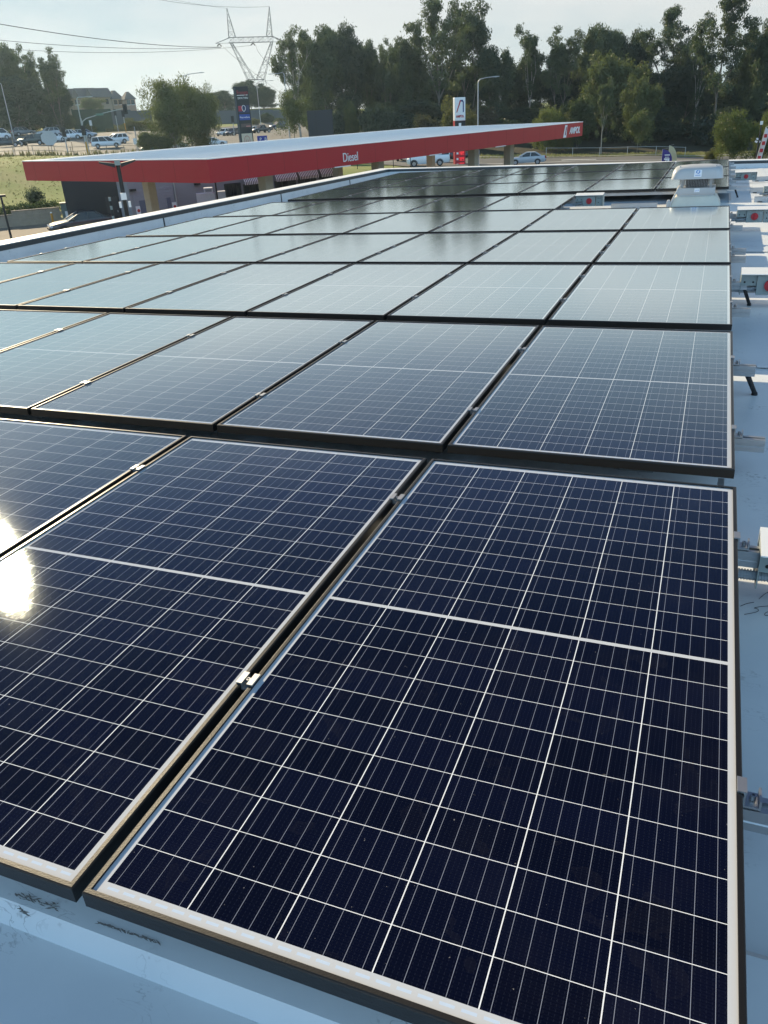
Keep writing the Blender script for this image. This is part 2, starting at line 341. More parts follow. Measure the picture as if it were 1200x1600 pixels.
for y in (6.2, 10.1, 13.9, 17.2):
    x = PA[0] + (PB[0] - PA[0]) * (y + 7) / 26.7
    mb = MB(); mb.bb((x + .001, y, ptop(y) - 0.3), (x + 0.012, y + 0.02, ptop(y) - 0.056)); mb.build('joint', M_CAPDARK, b)
# raised membrane laps along the roof beside the panels
mb = MB()
for x in (0.62, 2.1, 3.6):
    mb.add([(x, -6.9, rz_(-6.9) + .004), (x + .09, -6.9, rz_(-6.9) + .004), (x + .09, 19.6, rz_(19.6) + .004), (x, 19.6, rz_(19.6) + .004)], [(0, 1, 2, 3)])
for y in (4.05, 8.1, 11.75, 15.9):
    mb.add([(0.15, y, rz_(y) + .008), (8.9, y, rz_(y) + .008), (8.9, y + .08, rz_(y) + .008), (0.15, y + .08, rz_(y) + .008)], [(0, 1, 2, 3)])
mb.build('membrane_lap', M_MEMB, b, fix=False)
# black marker scribble on the membrane beside the nearest row
M_INK = mat('marker_ink', (0.02, 0.02, 0.03), rough=0.6)
inv = RT.inverted()
def on_roof(px, py, dz=0.003):
    # roof frame point under a pixel
    o = inv @ CAM; d = inv.to_3x3() @ ray(px, py)
    s = (-0.20 + SL * o.y + dz - o.z) / (d.z - SL * d.y); return o + d * s
mb = MB()
for pts in (((1157, 947), (1166, 943), (1178, 941)), ((1163, 960), (1175, 958), (1186, 955), (1184, 951), (1177, 950), (1186, 948), (1199, 947), (1212, 946)),
            ((1186, 936), (1192, 930), (1200, 925), (1212, 921)), ((1204, 955), (1196, 957), (1194, 961), (1199, 962), (1210, 959), (1214, 954))):
    q = [on_roof(*p) for p in pts]
    # smooth the stroke
    for _ in range(2):
        q = [q[0]] + [x for i in range(len(q) - 1) for x in (q[i] * .75 + q[i+1] * .25, q[i] * .25 + q[i+1] * .75)] + [q[-1]]
    mb.tube(q, 0.0009, n=5)
mb.build('marker_writing', M_INK, b)
# dirt scrapes on the lap under the nearest panels
M_SCRAPE = mat('brown_scrape', (0.19, 0.175, 0.16), rough=0.9, var=0.4, scale=60)
for (pa, pb, n, wd) in (((24, 1395), (92, 1420), 46, 6), ((153, 1442), (250, 1474), 60, 2.2), ((30, 1418), (44, 1430), 16, 2.5)):
    mb = MB()
    for i in range(n):
        u = (i + .5) / n + rnd.uniform(-.02, .02); px = pa[0] + (pb[0] - pa[0]) * u; py = pa[1] + (pb[1] - pa[1]) * u + rnd.gauss(0, wd * .5)
        p = on_roof(px, py, 0.004 if py > 1500 else 0.043); L_ = rnd.uniform(.002, .009); a_ = rnd.uniform(-.5, .5)
        mb.add([(p.x - L_, p.y - L_ * a_, p.z + .001), (p.x, p.y - .0012, p.z + .001), (p.x + L_, p.y + L_ * a_, p.z + .001), (p.x, p.y + rnd.uniform(.0004, .002), p.z + .001)], [(0, 1, 2, 3)])
    mb.build('dirt_scrape', M_SCRAPE, b, fix=False)

# ------------------------------------------------------------------ solar panels
LIP, FH, GAP = 0.011, 0.035, 0.021
PITCH = PW + GAP
#       y0      z0      tilt   columns (counted from the right end)
ROWS = [(0.0,    0.0,    0.0,  range(0, 4)), (2.109, -0.023, -0.04, range(0, 6)), (4.199, -0.032, -0.15, range(0, 7)),
        (6.222, -0.041, -0.60, range(0, 7)), (8.294, -0.069, -0.15, range(0, 7)), (10.425, -0.090, -0.16, range(2, 7)),
        (12.93, -0.114, -0.12, range(0, 7)), (14.918, -0.118, -0.12, range(0, 7)), (16.906, -0.122, -0.12, range(0, 7))]
RN = ['nearest', 'second', 'third', 'fourth', 'fifth', 'sixth', 'seventh', 'eighth', 'farthest']
CN = ['first', 'second', 'third', 'fourth', 'fifth', 'sixth', 'seventh']
def make_panel():
    root = thing('solar_panel', 'solar panel', 'solar panel')
    mb = MB(); hx, hy = PW / 2, PL / 2
    # four frame members with a rounded outer shoulder, mitred at the corners
    prof = [(0, -FH), (0, -0.003), (0.0012, -0.0008), (0.003, 0), (LIP, 0), (LIP, -0.0058), (0.006, -0.0058), (0.006, -FH)]
    rings = []
    for sx, sy in ((-1, -1), (1, -1), (1, 1), (-1, 1)):
        rings.append([(sx * (hx - a), sy * (hy - a), z) for a, z in prof])
    rings.append(rings[0]); mb.loft(rings, caps=False)
    mb.build('frame', M_FRAME, root, smooth=False)
    g = MB(); a = LIP - 0.0025
    g.add([(-hx + a, -hy + a, -0.0050), (hx - a, -hy + a, -0.0050), (hx - a, hy - a, -0.0050), (-hx + a, hy - a, -0.0050)], [(0, 1, 2, 3)])
    g.build('glass', M_GLASS, root, fix=False)
    k = MB(); a = 0.0065
    k.bb((-hx + a, -hy + a, -0.012), (hx - a, hy - a, -0.008)); bk = k.build('backsheet', M_BACK, root)
    return root
proto = make_panel(); first = True
def panel_matrix(r, k):
    y0, z0, t, _ = ROWS[r]; T = R(t)
    cx = -k * PITCH - PW / 2
    return RT @ Matrix.Translation((cx, y0, z0)) @ Matrix.Rotation(T, 4, 'X') @ Matrix.Translation((0, PL / 2, 0))
for r in range(9):
    for k in ROWS[r][3]:
        o = proto if first else copy_tree(proto); first = False
        o.matrix_world = panel_matrix(r, k)
        far = {1: 'grey-blue', 2: 'pale blue'}.get(r, 'washed out')
        if r == 0: far = ['filling the foreground', 'with a smudge', 'in sun glare', ''][k]
        if r == 0 and k == 3: o['label'] = 'solar panel at the left end of the nearest row, mostly beyond the sun glare'
        elif r == 5: o['label'] = 'solar panel %s from the switch box in the short sixth row' % CN[k - 2]
        elif k == 0: o['label'] = 'solar panel at the right end of the %s row, %s' % (RN[r], far)
        else: o['label'] = 'solar panel %s from the right end of the %s row, %s' % (CN[k], RN[r], far)
        o['group'] = 'black framed solar panels in rows on the roof'

# ------------------------------------------------------------------ rails with their clamps
RAILS = {0: (0.582, 1.572), 1: (0.412, 1.395), 2: (0.58, 1.415), 3: (0.52, 0.935), 4: (0.456, 1.42), 5: (0.45, 1.42), 6: (0.45, 1.45), 7: (0.45, 1.45), 8: (0.45, 1.45)}
def clamp_mid():
    m = MB()
    for s in (-1, 1):                                     # two wings over the frames, a channel between
        m.bb((s * 0.0095, -0.02, 0.0006), (s * 0.021, 0.02, 0.0048))
        m.bb((s * 0.0065, -0.02, -0.016), (s * 0.0095, 0.02, 0.0048))
    m.bb((-0.0065, -0.02, -0.016), (0.0065, 0.02, -0.012)); return m
def clamp_end():
    m = MB()
    m.bb((-0.010, -0.019, 0.0006), (0.007, 0.019, 0.0046)); m.bb((0.002, -0.019, -0.033), (0.006, 0.019, 0.0006))
    m.bb((0.006, -0.019, -0.033), (0.034, 0.019, -0.028)); m.bb((0.030, -0.019, -0.028), (0.034, 0.019, -0.012)); return m
def bolt_mb():
    m = MB(); n = 12
    ro, ri = 0.0055, 0.0028; vs = []
    for z, r_ in ((-0.012, ro), (0.0, ro), (0.0, ri), (-0.006, ri)):
        vs.append([(r_ * math.cos(2 * math.pi * i / n), r_ * math.sin(2 * math.pi * i / n), z) for i in range(n)])
    m.loft(vs); return m
ME_CM = clamp_mid().mesh('mid_clamp', M_ALU); ME_CE = clamp_end().mesh('end_clamp', M_ALU); ME_B = bolt_mb().mesh('bolt', M_STEEL)
def child(name, me, parent, loc=(0, 0, 0), rz=0):
    o = link(bpy.data.objects.new(name, me)); o.parent = parent; o.location = loc; o.rotation_euler = (0, 0, rz); return o
for r in range(9):
    y0, z0, t, cols = ROWS[r]; cols = list(cols)
    for j, ly in enumerate(RAILS[r]):
        y = y0 + ly; z = z0 + ly * math.sin(R(t)); xr = -cols[0] * PITCH; xl = -(cols[-1] + 1) * PITCH + GAP
        stub = rnd.uniform(0.105, 0.135)
        rail = thing('mounting_rail', 'aluminium mounting rail under the %s row of panels, the %s of its two' % (RN[r], ('nearer', 'farther')[j]), 'rail',
                     (0, y, z), group='mounting rails under the panels', roof=True)
        mb = MB()
        # ribbed channel: an outline with a slot on top and a groove along each side
        pr_ = [(-.02, -.087), (.02, -.087), (.02, -.068), (.0175, -.066), (.0175, -.058), (.02, -.056), (.02, -.036), (.007, -.036), (.007, -.048), (-.007, -.048), (-.007, -.036), (-.02, -.036),
               (-.02, -.056), (-.0175, -.058), (-.0175, -.066), (-.02, -.068)]
        mb.sweepx(pr_, xl - 0.06, xr + stub); mb.build('bar', M_ALU, rail)
        for k in cols[1:]:
            c = child('clamp', ME_CM, rail, (-k * PITCH + GAP / 2, 0, 0)); child('bolt', ME_B, c, (0, 0, 0.003))
        c = child('clamp', ME_CE, rail, (xr, 0, 0)); child('bolt', ME_B, c, (0.020, 0, -0.015))
        c = child('clamp', ME_CE, rail, (xl, 0, 0), math.pi); child('bolt', ME_B, c, (0.020, 0, -0.015))
        # rubber footed legs that carry the rail
        zr = rz_(y) - z
        xs = [xr - 0.35 - 1.6 * i for i in range(5)]
        if (r, j) in ((1, 1), (2, 1), (6, 0)): xs.append(xr + (0.09 if r == 1 else 0.11))
        for x in xs:
            m = MB(); e = x > xr
            if e:
                m.rod((x - .012, -.012, -.086), (x + .035, .07, zr + .012), .0125, .011, 10); m.rod((x + .035, .07, zr + .012), (x + .036, .073, zr + .001), .014, .016, 10)
            else:
                m.bb((x - .03, -.02, zr), (x + .03, .02, -.088)); m.bb((x - .07, -.05, zr), (x + .07, .05, zr + .008))
            m.build('foot', M_RUBBER if e else M_ALU, rail)
# ballast tray seen as a long dark strip through the gap behind the nearest row
mb = MB(); t_ = thing('cable_tray', 'dark steel cable tray lying in the gap behind the nearest row of panels', 'cable tray', (0, 2.01, 0), roof=True)
zz = rz_(2.0)
M_TRAY = mat('dark_tray', (0.10, 0.11, 0.11), rough=0.5, metal=0.4)
mb.bb((-7.4, .08, zz + .01), (-0.035, .095, zz + .10)); mb.bb((-7.4, .095, zz + .01), (-0.035, .20, zz + .018)); mb.build('tray', M_TRAY, t_)
for x in (-0.045, -2.2, -4.3, -6.4): mb = MB(); mb.bb((x, .07, zz + .002), (x + .02, .21, zz + .11)); mb.build('bracket', M_ALU, t_)
# corrugated sheet under the front edge of the raised back block
M_CORR = mat('zinc_sheet', (0.30, 0.34, 0.38), rough=0.45, metal=0.5)
t_ = thing('corrugated_sheet', 'grey corrugated steel sheet under the front of the seventh row of panels', 'roof sheet', (0, 12.74, rz_(12.8)), roof=True)
mb = MB(); zig = []
for i in range(13):
    yy = i * 0.085; zig += [(yy, .004), (yy + .03, .004), (yy + .045, .022), (yy + .07, .022)]
zig += [(1.105, .004), (1.105, .0)] + [(0, 0)]
mb.sweepx(zig, -7.2, 0.02); mb.build('sheet', M_CORR, t_)
for x in (-7.2, 0.02): mb = MB(); mb.bb((x, .0, .001), (x + .03, 1.1, .03)); mb.build('end_trim', M_ALU, t_)
# front beam and posts of the back block
t_ = thing('support_beam', 'steel support beam on short posts below the front edge of the seventh row', 'beam', (0, 12.99, 0), roof=True)
mb = MB(); mb.bb((-7.3, -.02, -.205), (-.02, .02, -.165)); mb.build('beam', M_ALU, t_)
for x in (-0.3, -2.6, -4.9, -7.1):
    mb = MB(); mb.bb((x, -.02, rz_(13) + .022), (x + .04, .02, -.205)); mb.bb((x - .03, -.04, rz_(13) + .022), (x + .07, .04, rz_(13) + .03)); mb.build('post', M_ALU, t_)

# ------------------------------------------------------------------ isolator switches
def isolator(x, y, z, label, s=1.0, roofed=True):
    t = thing('isolator_switch', label, 'switch box', (x, y, z), group='rooftop isolator switches', roof=True, scale=(s, s, s))
    m = MB(); m.box((.115, .055, .0), (.15, .085, .115)); hb = m.build('housing', M_GREYBOX, t, bevel=.006)
    m = MB(); m.box((.115, .0105, .0), (.152, .005, .117)); m.box((.115, .0085, .052), (.12, .004, .006)); m.build('front_lid', M_GREYBOX, hb, bevel=.003)
    m = MB(); m.rod((.115, .009, 0), (.115, -.004, 0), .034, .034, 20); dl = m.build('dial', M_RED, t, smooth=True)
    m = MB(); m.box((.115, -.009, 0), (.010, .012, .060)); m.build('handle', M_RED, dl, bevel=.002)
    if roofed:                                            # folded shroud: sloping top, back and perforated side plates
        m = MB()
        m.add([(-.055, -.02, .066), (.285, -.02, .066), (.285, .125, .082), (-.055, .125, .082), (-.055, -.02, .070), (.285, -.02, .070), (.285, .125, .086), (-.055, .125, .086)],
              [(0, 1, 2, 3), (4, 7, 6, 5), (0, 4, 5, 1), (1, 5, 6, 2), (2, 6, 7, 3), (3, 7, 4, 0)])
        m.bb((-.055, .120, -.07), (.285, .124, .080)); m.build('shroud', M_WHITEBOX, t)
        m = MB(); m.bb((-.052, .0205, -.062), (-.048, .12, .066)); m.bb((-.048, .0205, -.005), (.038, .0245, .066)); m.build('side_plate', M_GREYBOX, t)
        m = MB(); m.bb((.278, .0, -.062), (.282, .12, .066)); m.bb((.20, .0205, -.062), (.278, .0245, .066)); m.build('side_plate', M_GREYBOX, t)
        m = MB()
        for x_, z_ in ((-.030, .016), (.018, .016), (.222, .030), (.245, .030), (.228, -.02)): m.rod((x_, .0203, z_), (x_, .019, z_), .006, .006, 10)
        m.build('hole', M_DARK, t)
    m = MB(); m.tube([(-.10, .05, -.035), (-.05, .05, -.036), (.0, .05, -.03), (.042, .05, -.02)], .014, 10)
    for i in range(18): m.rod((-.10 + i * .0078, .05, -.035 + (.0002 * i)), (-.0965 + i * .0078, .05, -.035 + (.0002 * i)), .0165, .0165, 10)
    m.build('conduit', M_CONDUIT, t)
    return t
isolator(.115, 1.50, -.075, 'isolator switch in a white shroud beside the nearest row, cut off by the right edge')
isolator(.125, 5.56, -.085, 'isolator switch with red dial and white lid beside the third row', 1.15)
isolator(.135, 9.52, -.118, 'isolator switch with red dial beside the fifth row, just below the roof fan', 1.1)
isolator(.16, 15.05, -.16, 'small isolator switch near the far parapet, right of the back panels')
isolator(-1.98, 11.60, -.13, 'isolator switch left of the roof fan at the end of the sixth row', 1.15)
isolator(.52, 12.62, -.165, 'isolator switch at the right edge, on its own rail past the roof fan', 1.05)
# short lengths of rail that carry the loose switches and start the neighbouring array
for i, (x0, x1, y, lb) in enumerate(((-1.95, -1.35, 11.36, 'loose aluminium channel in front of the switch at the sixth row'), (-1.6, -0.95, 12.2, 'aluminium channel running from the sixth row switch towards the roof fan'),
                           (.36, 1.6, 12.72, 'aluminium channel under the switch at the right edge'), (.33, 2.4, 14.1, 'long aluminium channel on the sunlit roof right of the back panels'), (.42, .75, 16.3, 'short aluminium channel right of the small far switch'))):
    t = thing('aluminium_channel', lb, 'channel', (0, y, rz_(y)), group='loose aluminium channels on the roof', roof=True)
    m = MB(); m.sweepx([(-.03, .0), (.03, .0), (.03, .075), (.024, .075), (.024, .008), (-.024, .008), (-.024, .075), (-.03, .075)], x0, x1); m.build('channel', M_ALU, t)
    m = MB(); m.bb((x0 + .05, -.05, .001), (x0 + .11, .05, .012)); m.bb((x1 - .11, -.05, .001), (x1 - .05, .05, .012)); m.build('foot', M_RUBBER, t)

# ------------------------------------------------------------------ roof fan
def rrect(hx, hy, r_, z, n=5):
    pts = []
    for cx, cy, a0 in ((hx - r_, hy - r_, 0), (-hx + r_, hy - r_, 90), (-hx + r_, -hy + r_, 180), (hx - r_, -hy + r_, 270)):
        for i in range(n + 1):
            a = R(a0 + 90 * i / n); pts.append((cx + r_ * math.cos(a), cy + r_ * math.sin(a), z))
    return pts
fan = thing('roof_fan', 'domed pale grey roof exhaust fan on a boxed curb between the sixth and seventh rows', 'roof fan', (-.445, 12.50, rz_(12.5)), roof=True, scale=(.80, .80, .80))
m = MB(); m.loft([rrect(.44, .37, .06, .0), rrect(.43, .36, .05, .05), rrect(.37, .32, .03, .16), rrect(.325, .29, .02, .185)]); m.build('flashing', M_SKIRT, fan, smooth=True)
m = MB(); m.loft([rrect(.31, .28, .012, .15), rrect(.31, .28, .012, .215), rrect(.325, .295, .012, .217), rrect(.325, .295, .012, .32), rrect(.30, .27, .012, .322)]); cb = m.build('curb', M_HOOD, fan)
m = MB(); m.bb((-.30, -.2975, .222), (.30, -.294, .236)); 
for x in (-.24, 0, .24): m.rod((x, -.2945, .229), (x, -.302, .229), .007, .007, 8)
m.build('flange', M_ALU, cb)
m = MB(); m.loft([rrect(.19, .19, .18, .322, 8), rrect(.19, .19, .18, .47, 8)]); m.build('motor', M_DARK, fan, smooth=True)
m = MB()
for z in np.arange(.335, .47, .018):
    ring = rrect(.285, .255, .03, z, 4); ring2 = ring + [ring[0]]
    for a_, c_ in zip(ring2[:-1], ring2[1:]): m.rod(a_, c_, .0016, n=4, caps=False)
for x in np.arange(-.27, .28, .027):
    for yv in (-.255, .255): m.rod((x, yv, .322), (x, yv, .475), .0016, n=4, caps=False)
for y in np.arange(-.24, .25, .027):
    for xv in (-.285, .285): m.rod((xv, y, .322), (xv, y, .475), .0016, n=4, caps=False)
m.build('mesh_guard', M_ALU, fan, fix=False)
for sx in (-1, 1):
    for sy in (-1, 1):
        m = MB(); m.bb((sx * .24 - .02, sy * .22 - .02, .322), (sx * .24 + .02, sy * .22 + .02, .48)); m.build('post', M_HOOD, fan)
m = MB()
m.loft([rrect(.425, .40, .09, .475), rrect(.432, .407, .10, .478), rrect(.430, .405, .11, .505), rrect(.420, .395, .13, .575), rrect(.402, .377, .15, .630), rrect(.36, .335, .16, .662), rrect(.22, .20, .12, .682), rrect(.05, .05, .045, .687)])
hd = m.build('hood', M_HOOD, fan, smooth=True)
M_STICK = mat('white_sticker', (0.75, 0.77, 0.80), rough=0.4); M_BLUE = mat('blue_print', (0.05, 0.20, 0.55), rough=0.5)
# sticker on the front of the hood: pale card with a blue ring mark and a line of print
def front_patch(m, cx, z0, wx, h, lift, mt=0):
    def yy(z): return -(0.405 - (z - .505) / .08 * .012 if z < .585 else .393 - (z - .585) / .07 * .023) - lift
    m.add([(cx - wx/2, yy(z0), z0), (cx + wx/2, yy(z0), z0), (cx + wx/2, yy(z0 + h), z0 + h), (cx - wx/2, yy(z0 + h), z0 + h)], [(0, 1, 2, 3)], mt)
m = MB(); front_patch(m, .01, .512, .125, .072, .003); front_patch(m, .01, .584, .125, .042, .0035)
st = m.build('sticker', M_STICK, hd)
m = MB(); n = 20
for i in range(n):
    if i in (3, 4, 13): continue
    a0, a1 = 2*math.pi*i/n, 2*math.pi*(i+1)/n
    q = [(.01 + r_*math.cos(a)*1.0, -.400 + (.018 * (r_*math.sin(a)/.03)) * .0, .594 + r_*math.sin(a)*.9) for a, r_ in ((a0, .019), (a0, .034), (a1, .034), (a1, .019))]
    q = [(x, (-(.393 - (z - .585) / .07 * .023) if z > .585 else -(.405 - (z - .505) / .08 * .012)) - .006, z) for x, y, z in q]
    m.add(q, [(0, 1, 2, 3)])
front_patch(m, .01, .535, .085, .008, .006); m.build('printed_mark', M_BLUE, st)
m = MB(); m.bb((-.045 + .02, -.2985, .25), (.045 + .02, -.2955, .315)); s2 = m.build('rating_plate', M_STICK, cb)
m = MB(); 
for x in (.0, .02, .045): m.bb((x - .008, -.3005, .268 + .01 * (x > .01)), (x + .006, -.299, .276 + .01 * (x > .01)))
m.build('printed_mark', M_BLUE, s2)
m = MB()
for x in (-.30, .30): m.loft([[(x - .02, -.25, .645), (x + .02, -.25, .645), (x + .02, -.21, .66), (x - .02, -.21, .66)], [(x - .006, -.25, .69), (x + .006, -.25, .69), (x + .006, -.235, .69), (x - .006, -.235, .69)]])
m.build('lifting_lug', M_STEEL, hd)
m = MB(); m.tube([(-.245, -.25, .40), (-.30, -.31, .31), (-.37, -.36, .16), (-.405, -.385, .06), (-.41, -.39, .01)], .014, 8); m.build('conduit', M_HOOD, fan, smooth=True)
m = MB(); m.box((-.44, -.34, .055), (.07, .06, .105)); m.rod((-.44, -.34, .107), (-.44, -.34, .14), .03, .02, 10); m.build('junction_box', M_HOOD, fan, bevel=.005)

# ------------------------------------------------------------------ terrain
CTRL = [Vector(p) for p in ((-10, 30, -5.9), (-25, 45, -5.9), (-10, 60, -5.9), (0, 0, -5.9), (20, 40, -5.9), (5, 80, -5.9), (-40, 52, -5.9), (-60, 20, -5.9), (-20, -30, -5.9),
        (60, 60, -5.9), (-30, 62, -5.9), (-14, 84, -5.9), (60, 160, -5.5), (-90, 40, -4.0))]
for px, py, d in ((0, 360, 72.6), (60, 352, 74), (140, 345, 74), (60, 338, 77), (50, 243, 134), (0, 244, 134), (130, 244, 136), (166, 232, 152), (181, 226, 167), (8, 231, 154), (51, 228, 160), (40, 213, 196), (94, 222, 170), (136, 217, 190), (30, 207, 210), (160, 208, 212),
                  (0, 203, 225), (150, 175, 270), (60, 180, 270), (238, 240, 142), (271, 236, 146), (335, 229, 162), (352, 213, 198), (411, 208, 215), (438, 202, 230), (420, 191, 262), (-200, 250, 120), (640, 259, 102), (690, 261, 102), (822, 257, 110), (1000, 245, 118), (1100, 246, 118),
                  (560, 262, 97), (960, 228, 142), (700, 225, 150), (1150, 235, 140), (600, 212, 190), (480, 214, 170), (400, 170, 310), (900, 205, 200), (-200, 216, 180), (1400, 215, 160)):
    CTRL.append(atd(px, py, d))
CX = np.array([(c.x, c.y) for c in CTRL]); CZ = np.array([c.z for c in CTRL])
def gz(x, y):
    d2 = (CX[:, 0] - x) ** 2 + (CX[:, 1] - y) ** 2 + 9.0
    w_ = d2 ** -1.7; return float((w_ * CZ).sum() / w_.sum())
def ground_at(px, d, py=200):      # foot point on the terrain straight below that place in the photo
    v = ray(px, py); h = math.hypot(v.x, v.y); x = CAM.x + v.x * d / h; y = CAM.y + v.y * d / h
    return Vector((x, y, gz(x, y)))
def zat(px, py, d): return atd(px, py, d).z

def ground_mat(name, cols, scale, rough=0.95, scale2=14, bump=0.4):
    m = bpy.data.materials.new(name); m.use_nodes = True; t = m.node_tree; p = t.nodes['Principled BSDF']
    c = N(t, 'ShaderNodeTexCoord').outputs['Object']
    n = N(t, 'ShaderNodeTexNoise'); n.inputs['Scale'].default_value = scale; n.inputs['Detail'].default_value = 8; n.inputs['Roughness'].default_value = 0.62; t.links.new(c, n.inputs[0])
    r_ = N(t, 'ShaderNodeValToRGB'); t.links.new(n.outputs[0], r_.inputs[0])
    for i, cc in enumerate(cols):
        e = r_.color_ramp.elements[i] if i < 2 else r_.color_ramp.elements.new(0.5)
        e.color = (*cc, 1)
    for i, e in enumerate(r_.color_ramp.elements): e.position = 0.34 + 0.32 * i / (len(cols) - 1)
    n2 = N(t, 'ShaderNodeTexNoise'); n2.inputs['Scale'].default_value = scale2; n2.inputs['Detail'].default_value = 6; t.links.new(c, n2.inputs[0])
    o_ = mixc(t, math_(t, 'MULTIPLY', n2.outputs[0], 0.6), r_.outputs[0], tuple(x * 0.55 for x in cols[0]))
    t.links.new(o_, p.inputs['Base Color']); p.inputs['Roughness'].default_value = rough; p.inputs['Specular IOR Level'].default_value = 0.15
    b_ = N(t, 'ShaderNodeBump'); b_.inputs['Strength'].default_value = bump; b_.inputs['Distance'].default_value = 0.1; t.links.new(n2.outputs[0], b_.inputs['Height']); t.links.new(b_.outputs[0], p.inputs['Normal'])
    return m
M_GRASS = ground_mat('dry_grass', [(0.17, 0.23, 0.05), (0.32, 0.27, 0.12), (0.24, 0.26, 0.08)], 0.12, scale2=5, bump=0.12)
M_ASPH = ground_mat('asphalt', [(0.15, 0.145, 0.135), (0.20, 0.19, 0.175)], 0.25, rough=0.8, scale2=9, bump=0.1)
M_CONC = ground_mat('forecourt_concrete', [(0.20, 0.165, 0.13), (0.27, 0.225, 0.18)], 0.3, rough=0.85, scale2=4, bump=0.1)
def axis(lo, hi, mid, fine, coarse):
    out_, x = [], lo
    while x < hi: out_.append(x); x += fine if mid[0] < x < mid[1] else coarse
    return out_ + [hi]
xs = axis(-2500, 2500, (-240, 120), 4.0, 90); ysg = axis(-1500, 3000, (-60, 330), 4.0, 90)
vs = [(x, y, gz(x, y) if abs(x) < 600 and -300 < y < 700 else gz(max(-600, min(600, x)), max(-300, min(700, y)))) for y in ysg for x in xs]
n = len(xs); mb = MB(); mb.add(vs, [(j*n + i, j*n + i + 1, (j+1)*n + i + 1, (j+1)*n + i) for j in range(len(ysg) - 1) for i in range(n - 1)])
tag(mb.build('ground', M_GRASS, smooth=True, fix=False), kind='structure')
def patch(name, m, lim, off, steps=(90, 24), kind='structure'):
    # sheet over the terrain between two distances, given per photo column
    mb = MB(); px0, px1 = lim[0][0], lim[-1][0]; a, k = steps; vs = []
    for i in range(a + 1):
        px = px0 + (px1 - px0) * i / a
        d0 = np.interp(px, [l[0] for l in lim], [l[1] for l in lim]); d1 = np.interp(px, [l[0] for l in lim], [l[2] for l in lim])
        for j in range(k + 1):
            q = ground_at(px, d0 + (d1 - d0) * j / k); vs.append((q.x, q.y, q.z + off))
    mb.add(vs, [(i*(k+1) + j, (i+1)*(k+1) + j, (i+1)*(k+1) + j + 1, i*(k+1) + j + 1) for i in range(a) for j in range(k)])
    o = mb.build(name, m, smooth=True, fix=False); return tag(o, kind=kind)
patch('road', M_ASPH, [(-500, 134, 200), (0, 136, 208), (150, 137, 216), (350, 144, 246), (480, 146, 258), (560, 112, 215), (640, 99, 122), (820, 100, 122), (950, 101, 119), (1200, 101, 117), (1500, 101, 117)], 0.10, (120, 30))
patch('forecourt', M_CONC, [(-400, 14, 73), (0, 14, 73.5), (130, 14, 76), (560, 14, 88), (620, 14, 97), (1500, 14, 97)], 0.07, (80, 30))
patch('forest_floor_shaded', ground_mat('shade_painted_litter', [(0.035, 0.036, 0.020), (0.060, 0.050, 0.032)], 0.4, scale2=3), [(440, 200, 262), (560, 150, 230), (620, 127, 215), (950, 125, 215), (1500, 123, 215)], 0.06, (70, 20))  # ground under the wood, with the missing tree shade put into its dark colour
M_MARK = mat('road_paint', (0.7, 0.7, 0.66), rough=0.7)
patch('lane_marking', M_MARK, [(560, 111.5, 111.9), (1200, 108.5, 108.9)], 0.14, (60, 1))
patch('stop_line', M_MARK, [(880, 112.5, 113.4), (935, 112.5, 113.4)], 0.14, (8, 1))
patch('kerb', mat('concrete_kerb', (0.42, 0.41, 0.38), rough=0.9), [(560, 122, 122.6), (640, 122, 122.6), (950, 119, 119.6), (1500, 117, 117.6)], 0.2, (80, 1))

# ------------------------------------------------------------------ canopy
ZT = -0.42
c0 = onz(324, 249, ZT); c1 = onz(911, 190.5, ZT)
ang = math.atan2(c1.y - c0.y, c1.x - c0.x); LU = math.hypot(c1.x - c0.x, c1.y - c0.y); LV = 15.5; FZ = 0.98; GZ = -5.83 - ZT
M_RFASC = mat('red_fascia', (0.43, 0.006, 0.022), rough=0.4, var=0.06, scale=0.8)
M_CDECK = mat('canopy_roof_sheet', (0.66, 0.69, 0.70), rough=0.5, var=0.08, scale=0.5, streak=(1, 12, 1))
M_CEIL = mat('canopy_soffit', (0.62, 0.60, 0.56), rough=0.7)
M_BEIGE = mat('beige_column', (0.50, 0.455, 0.36), rough=0.7)
M_WHITEP = mat('white_paint', (0.80, 0.80, 0.79), rough=0.45, var=0.04)
M_NAVY = mat('navy_print', (0.02, 0.03, 0.16), rough=0.5)
can = thing('fuel_canopy', 'long red-edged petrol station canopy with white roof and Diesel lettering', 'canopy', (c0.x, c0.y, ZT), ang)
mb = MB(); mb.bb((0.16, 0.16, -0.75), (LU - .16, LV - .16, -0.70)); mb.build('soffit', M_CEIL, can)
mb = MB()
mb.bb((.14, .14, -0.10), (LU - .14, LV - .14, 0.004))
for i in range(int(LV / 0.6) - 1): mb.bb((.3, .5 + i * .6, 0.004), (LU - .3, .53 + i * .6, 0.026))
mb.build('roof_deck', M_CDECK, can)
mb = MB(); q = 0.14
for a_, b_ in (((0, 0), (LU, q)), ((0, LV - q), (LU, LV)), ((0, q), (q, LV - q)), ((LU - q, q), (LU, LV - q))): mb.bb((a_[0], a_[1], -FZ), (b_[0], b_[1], -0.012))
mb.build('fascia', M_RFASC, can)
mb = MB(); q = 0.17
for a_, b_ in (((-.012, -.012), (LU + .012, q)), ((-.012, LV - q), (LU + .012, LV + .012)), ((-.012, q), (q, LV - q)), ((LU - q, q), (LU + .012, LV - q))): mb.bb((a_[0], a_[1], -0.012), (b_[0], b_[1], 0.03))
mb.build('white_capping', M_WHITEP, can)
mb = MB()
for x in np.arange(2.4, LU, 2.4): mb.bb((x - .006, -.003, -FZ + .01), (x + .006, .004, -.02))
for y in np.arange(2.4, LV, 2.4): mb.bb((-.003, y - .006, -FZ + .01), (.004, y + .006, -.02))
